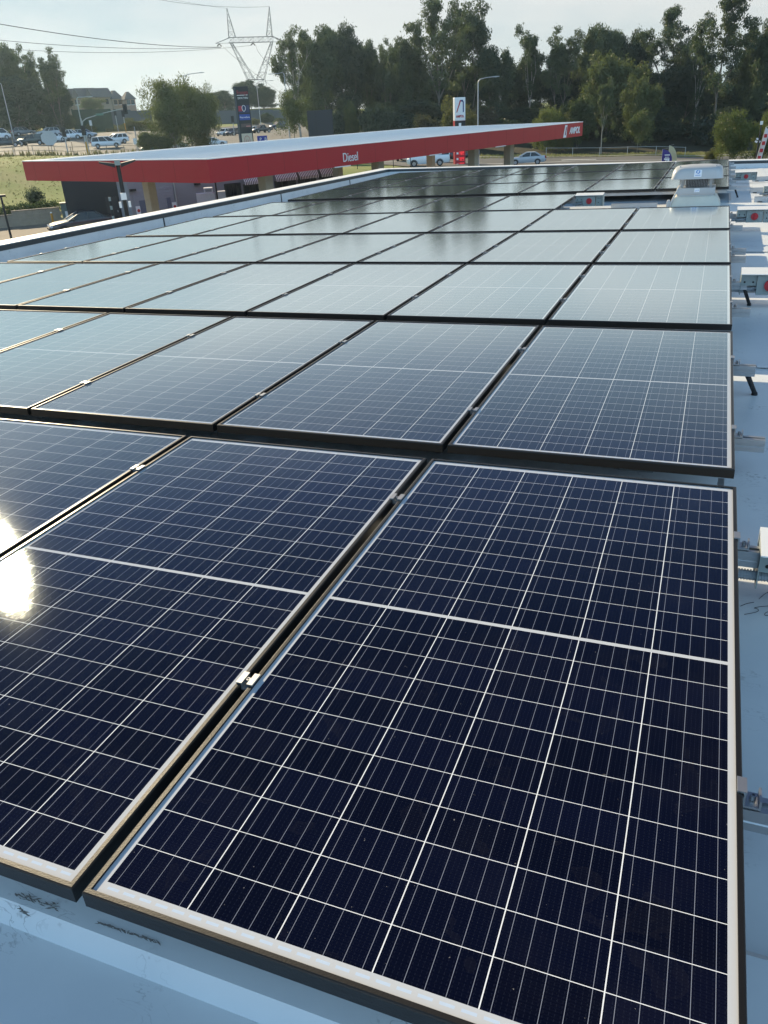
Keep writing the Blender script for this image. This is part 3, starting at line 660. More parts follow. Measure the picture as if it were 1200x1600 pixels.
mb.build('panel_joint', mat('red_joint', (0.16, 0.012, 0.016), rough=0.6), can)
for u, v in ((5.9, 2.56), (15.4, 2.56), (26.3, 2.56), (31.3, 2.56), (6.3, 13.0), (23.7, 13.0), (36.1, 13.0)):
    mb = MB(); mb.bb((u - .28, v - .28, GZ), (u + .28, v + .28, -0.75)); cl_ = mb.build('column', M_BEIGE, can, bevel=.02)
    mb = MB(); mb.bb((u - .31, v - .31, GZ), (u + .31, v + .31, GZ + 1.1)); mb.build('base_guard', M_WHITEP, cl_)
def u_on_front(px, py):
    v = ray(px, py); d = Vector((math.cos(ang), math.sin(ang)));  # intersect with the long front face
    det = v.x * -d.y + v.y * d.x; t = ((c0.x - CAM.x) * -d.y + (c0.y - CAM.y) * d.x) / det
    p = CAM + v * t; return (Vector((p.x, p.y)) - Vector((c0.x, c0.y))).dot(d), p.z - ZT
u, z = u_on_front(535.5, 252.5); u2, _ = u_on_front(558.5, 252)
t1 = text_part('lettering', 'Diesel', 0.62, M_WHITEP, can, (u, -.016, z - .02), extrude=.012, width=u2 - u)
ua, za = u_on_front(880, 211); ub, zb = u_on_front(886.5, 196.5)
mb = MB(); h0, h1 = -FZ + .03, -.10
mb.prism([(ua, h0), (ub - .12, h0), (ub, h1), (ua + .25, h1)], -.012, -.003); lg = mb.build('logo_panel', M_WHITEP, can)
mb = MB(); w_ = ub - ua
mb.prism([(ua + w_ * .38, h0 + .16), (ua + w_ * .48, h0 + .16), (ua + w_ * .80, h1 - .14), (ua + w_ * .68, h1 - .14)], -.018, -.0125); mb.build('red_stroke', M_RED, lg)
mb = MB(); mb.prism([(ua + w_ * .50, h0 + .16), (ua + w_ * .60, h0 + .16), (ua + w_ * .90, h1 - .14), (ua + w_ * .82, h1 - .14)], -.018, -.0125); mb.build('navy_stroke', M_NAVY, lg)
ua, za = u_on_front(889.5, 207.5); ub, zb = u_on_front(906, 205.5)
t2 = text_part('lettering', 'AMPOL', 0.62, M_WHITEP, can, (ua, -.016, -.73), extrude=.012, shear=.25, bold=.018, width=ub - ua)
# thin lights let into the lower edge of the fascia
for u in (8.5, 17.2, 25.0): 
    mb = MB(); mb.bb((u, -.03, -FZ - .03), (u + 1.3, .05, -FZ + .02)); mb.build('edge_light', M_WHITEP, can)

# ------------------------------------------------------------------ helpers for things that face the viewer
def stand(px, d, dz=0.0, py=200):
    g = ground_at(px, d, py); return (g.x, g.y, g.z + dz), facing(px, py)
def ppm(px, d, py=210):            # photo pixels per metre, sideways
    a = atd(px - 10, py, d); b_ = atd(px + 10, py, d); return 20 / (a - b_).length
M_POLE = mat('galvanised_pole', (0.42, 0.43, 0.43), rough=0.5, metal=0.4)
M_BLACKP = mat('black_paint', (0.012, 0.014, 0.017), rough=0.5)
M_TIMB = mat('weathered_timber', (0.30, 0.22, 0.15), rough=0.9)
M_YEL = mat('amber_paint', (0.55, 0.26, 0.03), rough=0.5)
M_GLASSD = mat('dark_window_glass', (0.015, 0.02, 0.024), rough=0.08, var=0.02)

# ------------------------------------------------------------------ shop, black store, yard
pA = ground_at(203, 62, 310); pB = ground_at(528, 70, 275)
sa = math.atan2(pB.y - pA.y, pB.x - pA.x); SLn = (Vector((pB.x, pB.y)) - Vector((pA.x, pA.y))).length
M_GREYW = mat('lilac_grey_wall', (0.26, 0.265, 0.28), rough=0.8, var=0.05, scale=1)
M_ROLLER = mat('roller_door', (0.27, 0.28, 0.31), rough=0.6)
M_AWNL = mat('awning_white', (0.85, 0.85, 0.86), rough=0.8); M_AWND = mat('awning_black', (0.03, 0.03, 0.035), rough=0.8)
shop = thing('petrol_shop', 'low grey service building under the canopy with roller doors and striped awnings', 'shop', (pA.x, pA.y, -5.83), sa)
mb = MB(); mb.bb((0, .0, 0), (SLn, 2.2, 3.7)); mb.build('wall', M_GREYW, shop)
mb = MB(); mb.bb((-.2, -.12, 3.7), (SLn + .2, 2.3, 3.9)); mb.build('roof', M_CDECK, shop)
def along(px, py=300):
    v = ray(px, py); d = Vector((math.cos(sa), math.sin(sa))); det = v.x * -d.y + v.y * d.x
    t = ((pA.x - CAM.x) * -d.y + (pA.y - CAM.y) * d.x) / det; p = CAM + v * t
    return (Vector((p.x, p.y)) - Vector((pA.x, pA.y))).dot(d)
for a_, b_ in ((207, 226), (241, 270)):
    x0, x1 = along(a_), along(b_); mb = MB()
    for i in range(14): mb.bb((x0, -.05 - .012 * (i % 2), .05 + i * .2), (x1, -.004, .05 + i * .2 + .19))
    mb.build('roller_door', M_ROLLER, shop)
for a_, b_ in ((214, 225), (258, 264)):
    x0, x1 = along(a_), along(b_); mb = MB(); mb.bb((x0, -.09, .03), (x1, -.064, 2.1)); dr = mb.build('door', mat('slate_door', (0.13, 0.145, 0.19), rough=0.6), shop)
    mb = MB(); mb.bb((x1 - .14, -.12, 1.0), (x1 - .10, -.091, 1.12)); mb.build('handle', M_POLE, dr)
for a_ in (211, 269): 
    x = along(a_); mb = MB(); mb.bb((x - .18, -.085, 1.1), (x + .18, -.07, 1.75)); sg = mb.build('notice_sign', M_WHITEP, shop)
    mb = MB(); mb.rod((x, -.086, 1.45), (x, -.092, 1.45), .11, .11, 12); mb.build('red_symbol', M_RED, sg)
for a_ in (207, 309): 
    x = along(a_); mb = MB(); mb.bb((x - .22, -.2, 2.75), (x + .22, -.004, 2.9)); mb.build('wall_light', M_BLACKP, shop)
x = along(273); mb = MB(); mb.rod((x, -.08, 0), (x, -.08, 3.7), .05, n=8); mb.build('downpipe', M_POLE, shop)
x0, x1 = along(352), along(376); mb = MB(); mb.bb((x0, -.03, .0), (x1, -.004, 2.6)); ent = mb.build('shopfront', M_GLASSD, shop)
mb = MB()
for f in (0, .25, .5, .75, 1): mb.bb((x0 + (x1 - x0) * f - .05, -.07, 0), (x0 + (x1 - x0) * f + .05, -.031, 2.6))
mb.bb((x0, -.07, 2.5), (x1, -.031, 2.62)); mb.build('frame', M_BLACKP, ent)
for a_, b_ in ((378, 407), (428, 462), (465, 494), (499, 522)):
    x0, x1 = along(a_, 280), along(b_, 280); mb = MB(); mb.bb((x0 + .05, -.025, .5), (x1 - .05, -.004, 2.45)); wn_ = mb.build('window', M_GLASSD, shop)
    mb = MB(); mb.bb((x0, -.05, .4), (x1, -.026, .5)); 
    for f in (0, .33, .66, 1): mb.bb((x0 + .05 + (x1 - x0 - .1) * f - .035, -.05, .5), (x0 + .05 + (x1 - x0 - .1) * f + .035, -.026, 2.45))
    mb.build('frame', M_BLACKP, wn_)
    mb = MB(); n_ = int((x1 - x0) / .075)
    for i in range(n_):
        s0, s1 = x0 + (x1 - x0) * i / n_, x0 + (x1 - x0) * (i + 1) / n_
        mb.add([(s0, -.01, 3.15), (s1, -.01, 3.15), (s1, -.42, 2.62), (s0, -.42, 2.62), (s0, -.42, 2.42), (s1, -.42, 2.42)], [(0, 3, 2, 1), (3, 4, 5, 2)], i % 2)
    mb.build('awning', [M_AWNL, M_AWND], shop, fix=False)
def box_thing(name, label, cat, px0, px1, d, z0, z1, m, depth=1.0, part='body', group=None, bevel=.02):
    k = ppm((px0 + px1) / 2, d, 315); w_ = (px1 - px0) / k; loc, rz = stand((px0 + px1) / 2, d, 0, 315); t = thing(name, label, cat, (loc[0], loc[1], z0), rz, group)
    mb = MB(); mb.bb((-w_/2, 0, 0), (w_/2, depth, z1 - z0)); mb.build(part, m, t, bevel=bevel); return t, w_
t, w_ = box_thing('storage_unit', 'black rectangular store room standing below the left end of the canopy', 'store', 103, 221, 67.5, -5.85, -1.85, M_BLACKP, 3, 'wall')
mb = MB(); mb.bb((-w_/2 - .08, -.08, 4.0), (w_/2 + .08, 3.08, 4.09)); mb.build('roof', M_BLACKP, t)
mb = MB(); mb.bb((w_/2 - 2.6, -.03, .02), (w_/2 - 1.7, -.004, 2.1)); dr = mb.build('door', mat('black_door', (0.03, 0.032, 0.036), rough=0.35), t)
mb = MB(); mb.bb((w_/2 - 1.85, -.06, 1.0), (w_/2 - 1.8, -.031, 1.15)); mb.build('handle', M_POLE, dr)
M_CREAMBOX = mat('pale_plant_box', (0.60, 0.61, 0.66), rough=0.6)
for px0, px1, y0_, y1_, lb in ((308, 337, 302, 330, 'large white plant box against the grey shop wall, left one'), (339, 354, 299, 315, 'smaller white plant box right of the black post by the shop'), (321, 335, 293.5, 302, 'white air-conditioner case stacked on the large plant box')):
    d = 60.5 if y0_ > 295 else 60.6
    z1 = zat((px0 + px1) / 2, y0_, d); z0 = max(-5.83, zat((px0 + px1) / 2, y1_, d)) if y0_ < 295 else -5.83
    t, w_ = box_thing('plant_box', lb, 'plant box', px0, px1, d, z0, z1, M_CREAMBOX, .8, 'case')
    mb = MB()
    for i in range(5): mb.bb((-w_*.35, -.012, (z1 - z0) * (.3 + .1 * i)), (w_*.35, -.003, (z1 - z0) * (.3 + .1 * i) + .03))
    mb.build('louvre', M_ROLLER, t)
t, w_ = box_thing('utility_cabinet', 'green-grey utility cabinet with a white notice beside the black store room', 'cabinet', 93, 109, 72.6, -5.85, zat(100, 318, 72.6), mat('cabinet_green', (0.12, 0.16, 0.15), rough=0.5), .8, 'case')
mb = MB(); mb.bb((-.15, -.012, .35), (.22, -.003, .95)); mb.build('notice', M_WHITEP, t)
mb = MB(); mb.bb((-w_/2 - .05, -.05, zat(100, 318, 72.6) + 5.85), (w_/2 + .05, .85, zat(100, 318, 72.6) + 5.9)); mb.build('lid', M_BLACKP, t)
loc, rz = stand(82.5, 71.5, 0, 345); t = thing('bollard', 'amber bollard standing in front of the retaining wall', 'bollard', loc, rz)
mb = MB(); mb.rod((0, 0, 0), (0, 0, 1.0), .09, n=12); mb.build('post', M_YEL, t, smooth=True)
mb = MB(); mb.loft([[(.095 * math.cos(a), .095 * math.sin(a), 1.0) for a in np.linspace(0, 6.283, 12, endpoint=False)], [(.05 * math.cos(a), .05 * math.sin(a), 1.09) for a in np.linspace(0, 6.283, 12, endpoint=False)]]); mb.build('cap', M_WHITEP, t)
# retaining wall, stepped, with a clipped hedge behind it
M_BLOCK = mat('sandstone_block', (0.33, 0.27, 0.20), rough=0.9, var=0.25, scale=2, bump=0.4, bscale=3)
t = thing('retaining_wall', 'tan block retaining wall along the forecourt below the grass bank', 'wall', ground_at(50, 74, 345))
o0 = Vector(t.matrix_world.translation); mb = MB(); cp_ = MB()
for i, (pa_, pb_, h) in enumerate(((-260, -60, .75), (-60, 22, .85), (22, 96, 1.1))):
    a_ = ground_at(pa_, 73.4, 350) - o0; c_ = ground_at(pb_, 73.4, 342) - o0
    d_ = Vector((c_.x - a_.x, c_.y - a_.y, 0)); L_ = d_.length; rt = Matrix.Rotation(math.atan2(d_.y, d_.x), 3, 'Z')
    nb = max(1, int(L_ / .5))
    for j in range(nb):
        for k in range(int(h / .25) + 1):
            cpos = (a_ + c_) / 2 + rt @ Vector((-L_/2 + (j + .5 + .25 * (k % 2)) * L_ / nb, .0, 0))
            mb.box((cpos.x, cpos.y, .12 + .25 * k - .1), (L_ / nb - .012, .3 + .01 * ((j * 7 + k * 3) % 4), .24), 0, rt)
    cpos = (a_ + c_) / 2; cp_.box((cpos.x, cpos.y, .25 * (int(h / .25) + 1) - .04), (L_, .36, .06), 0, rt)
mb.build('block_course', M_BLOCK, t, fix=False); cp_.build('capstone', M_BLOCK, t, fix=False)

def flood(px, ytop, d, label, heads=2):
    g = ground_at(px, d, ytop); zt = zat(px, ytop, d); H = zt - g.z
    t = thing('floodlight_post', label, 'light post', g, facing(px)); mb = MB(); mb.rod((0, 0, 0), (0, 0, H), .075, .055, 10); mb.build('pole', M_BLACKP, t, smooth=True); return t, H

# ------------------------------------------------------------------ poles, signs, flags
t, H = flood(183, 252, 25.5, 'black floodlight post with twin flat heads in front of the canopy')
for s_ in (-1, 1):
    mb = MB(); mb.loft([[(s_ * .08, -.10, H - .05), (s_ * .08, .10, H - .05), (s_ * .08, .10, H - .16), (s_ * .08, -.10, H - .16)], [(s_ * .50, -.16, H + .02), (s_ * .50, .16, H + .02), (s_ * .50, .16, H - .02), (s_ * .50, -.16, H - .02)]]); mb.build('lamp_head', M_BLACKP, t)
mb = MB(); mb.box((0, -.08, H - .03), (.16, .12, .14)); mb.build('sensor_box', M_GREYBOX, t)
mb = MB(); mb.box((0, -.15, zat(195, 306, 25.5) - ground_at(183, 25.5, 252).z), (.16, .14, .18)); mb.build('camera_case', M_WHITEP, t)
for s_ in (-1, 1):
    mb = MB(); mb.box((s_ * .13, -.12, zat(195, 319, 25.5) - ground_at(183, 25.5, 252).z), (.07, .08, .16)); mb.build('speaker', M_WHITEP, t)
t, H = flood(171, 309, 40, 'short black post with small fittings in front of the black store room')
for z in (.05, .42, .85): mb = MB(); mb.box((.0, -.1, H - z), (.10, .09, .16)); mb.build('fitting', M_GREYBOX, t)
t, H = flood(1, 306, 55, 'black light post at the left edge by the hedge'); mb = MB(); mb.box((.1, -.1, H), (.35, .2, .12)); mb.build('lamp_head', M_BLACKP, t)
t, H = flood(336.5, 286, 58, 'thin black post between the white plant boxes'); mb = MB(); mb.rod((0, 0, H), (0, 0, H + .05), .08, n=8); mb.build('cap', M_BLACKP, t)

def lamp(px, py, px_end, py_end, pybase, d, label, double=False, gr='street lamps along the roads'):
    g = ground_at(px, d, py + 15); H = zat(px, py, d) - g.z; k = ppm(px, d); t = thing('street_lamp', label, 'street lamp', g, facing(px), gr)
    mb = MB(); dx = (px_end - px) / k; dz = (py - py_end) / k * .95
    mb.tube([(0, 0, 0), (0, 0, H * .5), (0, 0, H - .5), (dx * .03, 0, H - .22), (dx * .12, 0, H), (dx * .5, 0, H + dz * .7), (dx, 0, H + dz)], [.10, .085, .07, .065, .06, .05, .045], 8); mb.build('pole', M_POLE, t, smooth=True)
    s_ = 1 if dx > 0 else -1
    mb = MB(); mb.loft([[(dx - s_*.1, -.08, H + dz + .05), (dx - s_*.1, .08, H + dz + .05), (dx - s_*.1, .08, H + dz - .05), (dx - s_*.1, -.08, H + dz - .05)], [(dx + s_*.35, -.13, H + dz + .07), (dx + s_*.35, .13, H + dz + .07), (dx + s_*.35, .13, H + dz - .07), (dx + s_*.35, -.13, H + dz - .07)], [(dx + s_*.75, -.08, H + dz + .05), (dx + s_*.75, .08, H + dz + .05), (dx + s_*.75, .08, H + dz - .02), (dx + s_*.75, -.08, H + dz - .02)]]); mb.build('lamp_head', M_POLE, t)
    return t
lamp(747, 124, 770, 121.5, 240, 112, 'curved grey street lamp standing right of the tall red and white sign')
lamp(288, 118, 314, 115, 220, 150, 'street lamp whose arm sticks out above the round tree on the left')
lamp(445, 113, 427, 114.5, 215, 165, 'street lamp with its arm pointing left in front of the eucalypts')
lamp(402, 128, 424, 127, 185, 225, 'thin street lamp behind the black sign below the pylon')
lamp(5, 130, 0, 129, 215, 186, 'leaning grey street lamp at the left edge before the eucalypts')
lamp(122, 152, 140, 152, 240, 140, 'street lamp on the traffic signal corner at the left')

# traffic signals
def signal_head(parent, x, y, z, back=True):
    m = MB(); m.box((x, y, z), (.30, .18, .95)); hd = m.build('signal_head', M_BLACKP, parent, bevel=.02)
    if back: m = MB(); m.box((x, y + .03, z), (.62, .02, 1.3)); m.build('backboard', M_BLACKP, hd)
    for i in range(3):
        m = MB(); m.rod((x, y - .09, z + .29 - .29 * i), (x, y - .22, z + .29 - .29 * i), .12, .12, 10, caps=False); m.rod((x, y - .085, z + .29 - .29 * i), (x, y - .095, z + .29 - .29 * i), .10, n=10); m.build('visor', M_DARK, hd)
def signal(px, d, h, label, arm=None, amber=False, head=True, zh=None):
    g = ground_at(px, d); t = thing('traffic_signal', label, 'traffic light', g, facing(px), 'traffic signals at the junction')
    m = MB(); m.rod((0, 0, 0), (0, 0, h), .09, .07, 10); pl_ = m.build('pole', M_POLE, t, smooth=True)
    if amber: m = MB(); m.rod((0, 0, .1), (0, 0, 1.9), .115, n=10); m.build('amber_sleeve', M_YEL, t, smooth=True)
    if head: signal_head(t, .0, -.22, zh or h - .4)
    if arm:
        k = ppm(px, d); L_ = arm[0] / k; r_ = arm[1] / k
        m = MB(); m.tube([(0, 0, h - .9), (.15, 0, h - .4), (.7, 0, h - .05), (L_ * .5, 0, h + r_ * .5), (L_, 0, h + r_)], [.08, .075, .07, .055, .05], 8); m.build('mast_arm', M_POLE, t, smooth=True)
        m = MB(); m.box((L_ * .42, -.1, h + r_ * .42 - .05), (L_ * .17, .03, .28)); m.build('street_sign', mat('green_sign', (0.12, 0.22, 0.17), rough=0.5), t)
        signal_head(t, L_, -.15, h + r_ - .15)
    return t
signal(129.5, 136, zat(127, 185, 136) - ground_at(129.5, 136).z, 'traffic signal with a long curved mast arm and amber sleeve at the road corner', arm=(72, 12), amber=True, zh=3.4)
signal(132, 137, 3.4, 'slim pedestrian signal post just right of the mast arm signal', head=False, amber=False)
signal(98, 139, 3.6, 'traffic signal post left of the mast arm with a dark head', zh=3.2)
signal(72, 205, 3.8, 'distant traffic signal by the dark eucalypts at the far kerb', zh=3.3)
signal(196, 206, 4.2, 'far traffic signal with amber base right of the white people mover', amber=True, zh=3.8)
signal(184, 211, 4.6, 'far traffic signal between the townhouses and the people mover', zh=4.1)
signal(210, 143, 3.9, 'dark thin signal post right of the white wagons', zh=3.75, head=False)
signal(365, 192, 3.9, 'traffic signal beside the two hatchbacks left of the black pylon sign', zh=3.3)
signal(378, 160, 1.9, 'short amber marker post left of the black pylon sign', head=False)
# octagonal stop sign seen from the back, and smaller boards
g = ground_at(73, 139); t = thing('stop_sign', 'pale back of an octagonal sign on two thin posts by the fence', 'road sign', g, facing(73)); zc = zat(73, 216, 139) - g.z
m = MB(); m.loft([[(1.18 * math.cos(R(22.5 + 45 * i)), .0, zc + 1.02 * math.sin(R(22.5 + 45 * i))) for i in range(8)], [(1.18 * math.cos(R(22.5 + 45 * i)), .03, zc + 1.02 * math.sin(R(22.5 + 45 * i))) for i in range(8)]]); m.build('plate', mat('bare_alloy', (0.45, 0.46, 0.46), rough=0.55), t)
for x in (-.35, .45): m = MB(); m.rod((x, .06, 0), (x, .06, zc + .5), .04, n=8); m.build('post', M_TIMB, t)
def board(px, py, wpx, hpx, d, label, m_, posts=1, pm=M_POLE):
    g = ground_at(px, d); k = ppm(px, d); zc = zat(px, py, d) - g.z; w_, h_ = wpx / k, hpx / k; t = thing('road_sign', label, 'road sign', g, facing(px))
    m = MB(); m.box((0, 0, zc), (w_, .04, h_)); m.build('plate', m_, t, bevel=.01)
    for i in range(posts): x = 0 if posts == 1 else (-w_ * .35 + w_ * .7 * i); m = MB(); m.rod((x, .07, 0), (x, .07, zc + h_ * .4), .04, n=8); m.build('post', pm, t)
    return t, w_, h_, zc
M_SIGNBACK = mat('dull_sign_back', (0.22, 0.23, 0.25), rough=0.7)
board(92, 190, 21, 13, 212, 'wide grey back of a direction board below the left eucalypts', M_SIGNBACK, 2)
board(207.5, 221, 5.5, 9, 142, 'small pale sign right of the white wagons', M_WHITEP)
board(143, 192, 4, 8, 214, 'small white sign on the grass before the ivy wall', M_WHITEP)
t, w_, h_, zc = board(408, 217.5, 15.5, 9.5, 118, 'small blue board with white P and B beside the black pylon sign', mat('blue_sign', (0.02, 0.035, 0.28), rough=0.5), 2)
for ch_, x in (('P', -.28), ('B', .22)): text_part('lettering', ch_, .55, M_WHITEP, t, (x * w_, -.03, zc - .19), extrude=.005)
# amber-footed posts in the verge
for px, d, h, lb in ((14, 138, 2.4, 'thin timber post at the left edge of the verge'), (36, 138, 1.7, 'leaning timber post near the octagonal sign'), (106, 137, 1.9, 'timber stake right of the octagonal sign')):
    t = thing('timber_post', lb, 'post', ground_at(px, d), group='timber posts in the verge'); m = MB(); m.rod((0, 0, 0), (.12, 0, h), .05, .045, 8); m.build('stake', M_TIMB, t); m = MB(); m.rod((.12, 0, h), (.122, 0, h + .04), .06, .05, 8); m.build('cap', M_POLE, t)

def rail_fence(name, label, cols, d0, d1, h, m_, group=None, r_=.03, rails=(0.95,), step=2.4, cat='fence'):
    a_ = ground_at(cols[0], d0); c_ = ground_at(cols[1], d1); t = thing(name, label, cat, a_, 0, group)
    L_ = (c_ - a_).length; n_ = max(2, int(L_ / step)); pts = []
    for i in range(n_ + 1):
        q = a_.lerp(c_, i / n_); pts.append(Vector((q.x, q.y, gz(q.x, q.y))) - a_)
    for q in pts: m = MB(); m.rod(q, q + Vector((0, 0, h)), r_ * 1.4, n=6); m.build('post', m_, t)
    for f in rails: m = MB(); m.tube([q + Vector((0, 0, h * f)) for q in pts], r_, 6); m.build('rail', m_, t)
    return t
M_FENCE = mat('weathered_steel', (0.22, 0.20, 0.17), rough=0.8)
rail_fence('verge_fence', 'low rusty rail fence between the grass bank and the road on the left', (-20, 215), 134, 140, 1.3, M_FENCE, rails=(.95, .5))
rail_fence('guard_fence', 'pale post and rail fence along the dark lawn at the right', (855, 1075), 123, 120, 1.15, M_POLE, step=3.6)
rail_fence('verge_fence', 'black rail fence in front of the yellow grass strip behind the canopy', (525, 640), 94, 99, 1.1, M_BLACKP, rails=(.95,), step=2.2)

# tall black tenant sign
g = ground_at(383, 112); k = ppm(383, 112, 180); t = thing('pylon_sign', 'tall black tenant sign with red, blue and cream panels left of the billboard', 'sign', g, facing(383))
ztop = zat(378, 135, 112) - g.z; w_ = 22.5 / k; m = MB(); m.bb((-w_/2, 0, 0), (w_/2, .55, ztop)); m.build('body', M_BLACKP, t, bevel=.02)
m = MB(); m.bb((-w_/2 - .02, -.045, 0), (-w_/2 + .22, -.004, ztop - .1)); m.build('side_fin', mat('slate_panel', (0.05, 0.06, 0.07), rough=0.5), t)
def sgz(py): return zat(385, py, 112) - g.z
xl, xr = -w_/2 + .34, w_/2 - .12; xc = (xl + xr) / 2
M_SRED = mat('dark_red_letters', (0.35, 0.03, 0.05), rough=0.5); M_SBLUE = mat('blue_panel', (0.015, 0.06, 0.30), rough=0.5); M_SCREAM = mat('cream_panel', (0.55, 0.46, 0.36), rough=0.6); M_SNAVY = mat('navy_panel', (0.02, 0.03, 0.10), rough=0.5)
M_SPINK = mat('dusty_pink', (0.42, 0.16, 0.15), rough=0.5)
text_part('lettering', 'Frango', .62, M_SRED, t, (xl, -.03, sgz(147)), width=xr - xl)
m = MB(); m.bb((xl, -.03, sgz(148.8)), (xr, -.004, sgz(148))); m.build('white_line', M_WHITEP, t)
text_part('lettering', 'DRIVE THRU', .30, M_WHITEP, t, (xl + .05, -.03, sgz(154.3)), width=xr - xl - .06)
m = MB(); m.bb((xl, -.03, sgz(176)), (xr, -.004, sgz(164.5))); pn = m.build('panel', M_SNAVY, t)
m = MB(); m.bb((xl, -.045, sgz(173.5)), (xl + .36 * (xr - xl), -.031, sgz(165))); m.build('red_block', M_SRED, pn)
m = MB()
ring = [(xc + .22 * math.cos(a) * (1 if math.sin(a) > 0 else 1 + .25 * math.sin(a)), sgz(169) + .34 * math.sin(a)) for a in np.linspace(0, 6.283, 17)]
for (x0, z0), (x1, z1) in zip(ring[:-1], ring[1:]): m.rod((x0, -.06, z0), (x1, -.06, z1), .03, n=6)
m.build('white_shield', M_WHITEP, pn)
m = MB(); m.bb((xl, -.03, sgz(187.5)), (xr, -.004, sgz(178.3))); pn = m.build('panel', M_SBLUE, t)
text_part('lettering', 'PharmaSave', .26, M_WHITEP, pn, (xl + .06, -.045, sgz(184.2)), width=xr - xl - .12)
m = MB(); m.bb((xl + .1, -.03, sgz(198.5)), (xr, -.004, sgz(193))); pn = m.build('panel', mat('brown_panel', (0.09, 0.06, 0.06), rough=0.6), t)
m = MB(); m.bb((xl + .55 * (xr - xl), -.045, sgz(198.3)), (xr - .05, -.031, sgz(196.3))); m.build('pink_strip', M_SPINK, pn)
m = MB(); m.bb((xl, -.03, sgz(226)), (xr, -.004, sgz(208.5))); pn = m.build('panel', M_SCREAM, t)
m = MB(); zc = sgz(218)
for a0 in range(0, 180, 20):
    x0, z0, x1, z1 = xc + .33 * math.cos(R(a0)), zc + .42 * math.sin(R(a0)), xc + .33 * math.cos(R(a0 + 20)), zc + .42 * math.sin(R(a0 + 20)); m.rod((x0, -.05, z0), (x1, -.05, z1), .035, n=6)
for x in (-.33, -.1, .1, .33): m.rod((xc + x, -.05, zc), (xc + x * 1.15, -.05, zc - .55), .035, n=6)
m.build('red_emblem', M_SPINK, pn)

# black back of a billboard
g = ground_at(501, 116); k = ppm(501, 116, 190); t = thing('billboard', 'large blank black billboard back in front of the dense eucalypts', 'billboard', g, facing(501)); w_ = 39.5 / k
zt = zat(501, 172, 116) - g.z; m = MB(); m.bb((-w_/2, 0, .4), (w_/2, .6, zt)); m.build('panel', mat('billboard_back', (0.022, 0.024, 0.032), rough=0.6), t, bevel=.02)
for x in (-w_/2 + .02, -w_ * .17, w_/2 - .04): m = MB(); m.bb((x - .02, -.05, .4), (x + .06, -.004, zt)); m.build('frame_rib', M_BLACKP, t)
for x in (-w_ * .3, w_ * .3): m = MB(); m.bb((x - .12, .2, 0), (x + .12, .44, .4)); m.build('post', M_POLE, t)

# red and white price sign
d = 104; px = 719; g = ground_at(px, d); k = ppm(px, d, 200); t = thing('price_sign', 'tall white and red fuel price sign with a slanted emblem behind the canopy', 'sign', g, facing(px) + R(18))
zt, zm, z3 = zat(px, 152, d) - g.z, zat(px, 188.5, d) - g.z, zat(px, 236, d) - g.z; w_ = 17.5 / k; dp = 9 / k
m = MB(); m.bb((-w_/2, 0, zm), (w_/2, dp, zt)); m.build('white_box', M_WHITEP, t, bevel=.05)
m = MB(); m.bb((-w_/2 + .005, .01, 0), (w_/2 - .005, dp - .01, zm - .004)); m.build('red_column', mat('red_cladding', (0.42, 0.02, 0.03), rough=0.4), t)
m = MB(); m.bb((-w_/2 + .02, -.02, z3 + .1), (w_/2 - .02, .006, zm - .02)); hb = m.build('dark_band', M_BLACKP, t)
m = MB(); m.bb((-.18, -.045, zm - .62), (.12, -.021, zm - .25)); m.build('white_symbol', M_WHITEP, hb)
hw = zt - zm; m = MB(); m.prism([(-.36 * w_, zm + hw * .36), (-.28 * w_, zm + hw * .36), (.10 * w_, zm + hw * .88), (-.02 * w_, zm + hw * .88)], -.03, -.004); m.build('red_stroke', M_RED, t)
m = MB(); m.prism([(-.02 * w_, zm + hw * .885), (.24 * w_, zm + hw * .885), (.34 * w_, zm + hw * .80), (.34 * w_, zm + hw * .36), (.25 * w_, zm + hw * .36), (.25 * w_, zm + hw * .80), (.10 * w_, zm + hw * .82)], -.03, -.004); m.build('navy_stroke', M_NAVY, t)
text_part('lettering', 'AMPOL', .36, M_RED, t, (-.38 * w_, -.03, zm + hw * .14), width=.76 * w_, bold=.01)
M_LED = bpy.data.materials.new('red_led'); M_LED.use_nodes = True
pb_ = M_LED.node_tree.nodes['Principled BSDF']; pb_.inputs['Base Color'].default_value = (.3, .01, .01, 1); pb_.inputs['Emission Color'].default_value = (1, .05, .06, 1); pb_.inputs['Emission Strength'].default_value = 0.9
M_BRED = mat('bright_red_panel', (0.55, 0.02, 0.03), rough=0.4)
for i in range(4):
    zz_ = z3 - .25 - i * .62
    m = MB(); m.bb((-w_ * .40, -.015, zz_ - .25), (w_ * .42, .006, zz_ + .25)); pn = m.build('price_panel', M_BRED, t)
    for j in range(3):                                  # lit segments of each digit
        x = -.02 * w_ + j * .155 * w_; m = MB()
        for dz in (-.17, 0, .17): m.bb((x - .05, -.03, zz_ + dz - .018), (x + .05, -.016, zz_ + dz + .018))
        m.bb((x + .04, -.031, zz_ + (-.17 if (i + j) % 2 else 0)), (x + .065, -.0165, zz_ + .17)); m.bb((x - .065, -.031, zz_ - (.17 if j % 2 else 0)), (x - .04, -.0165, zz_ + .17)); m.build('digit', M_LED, pn)
    m = MB(); m.bb((-w_ * .36, -.03, zz_ - .10), (-w_ * .18, -.016, zz_ + .12)); m.build('fuel_symbol', M_WHITEP, pn)

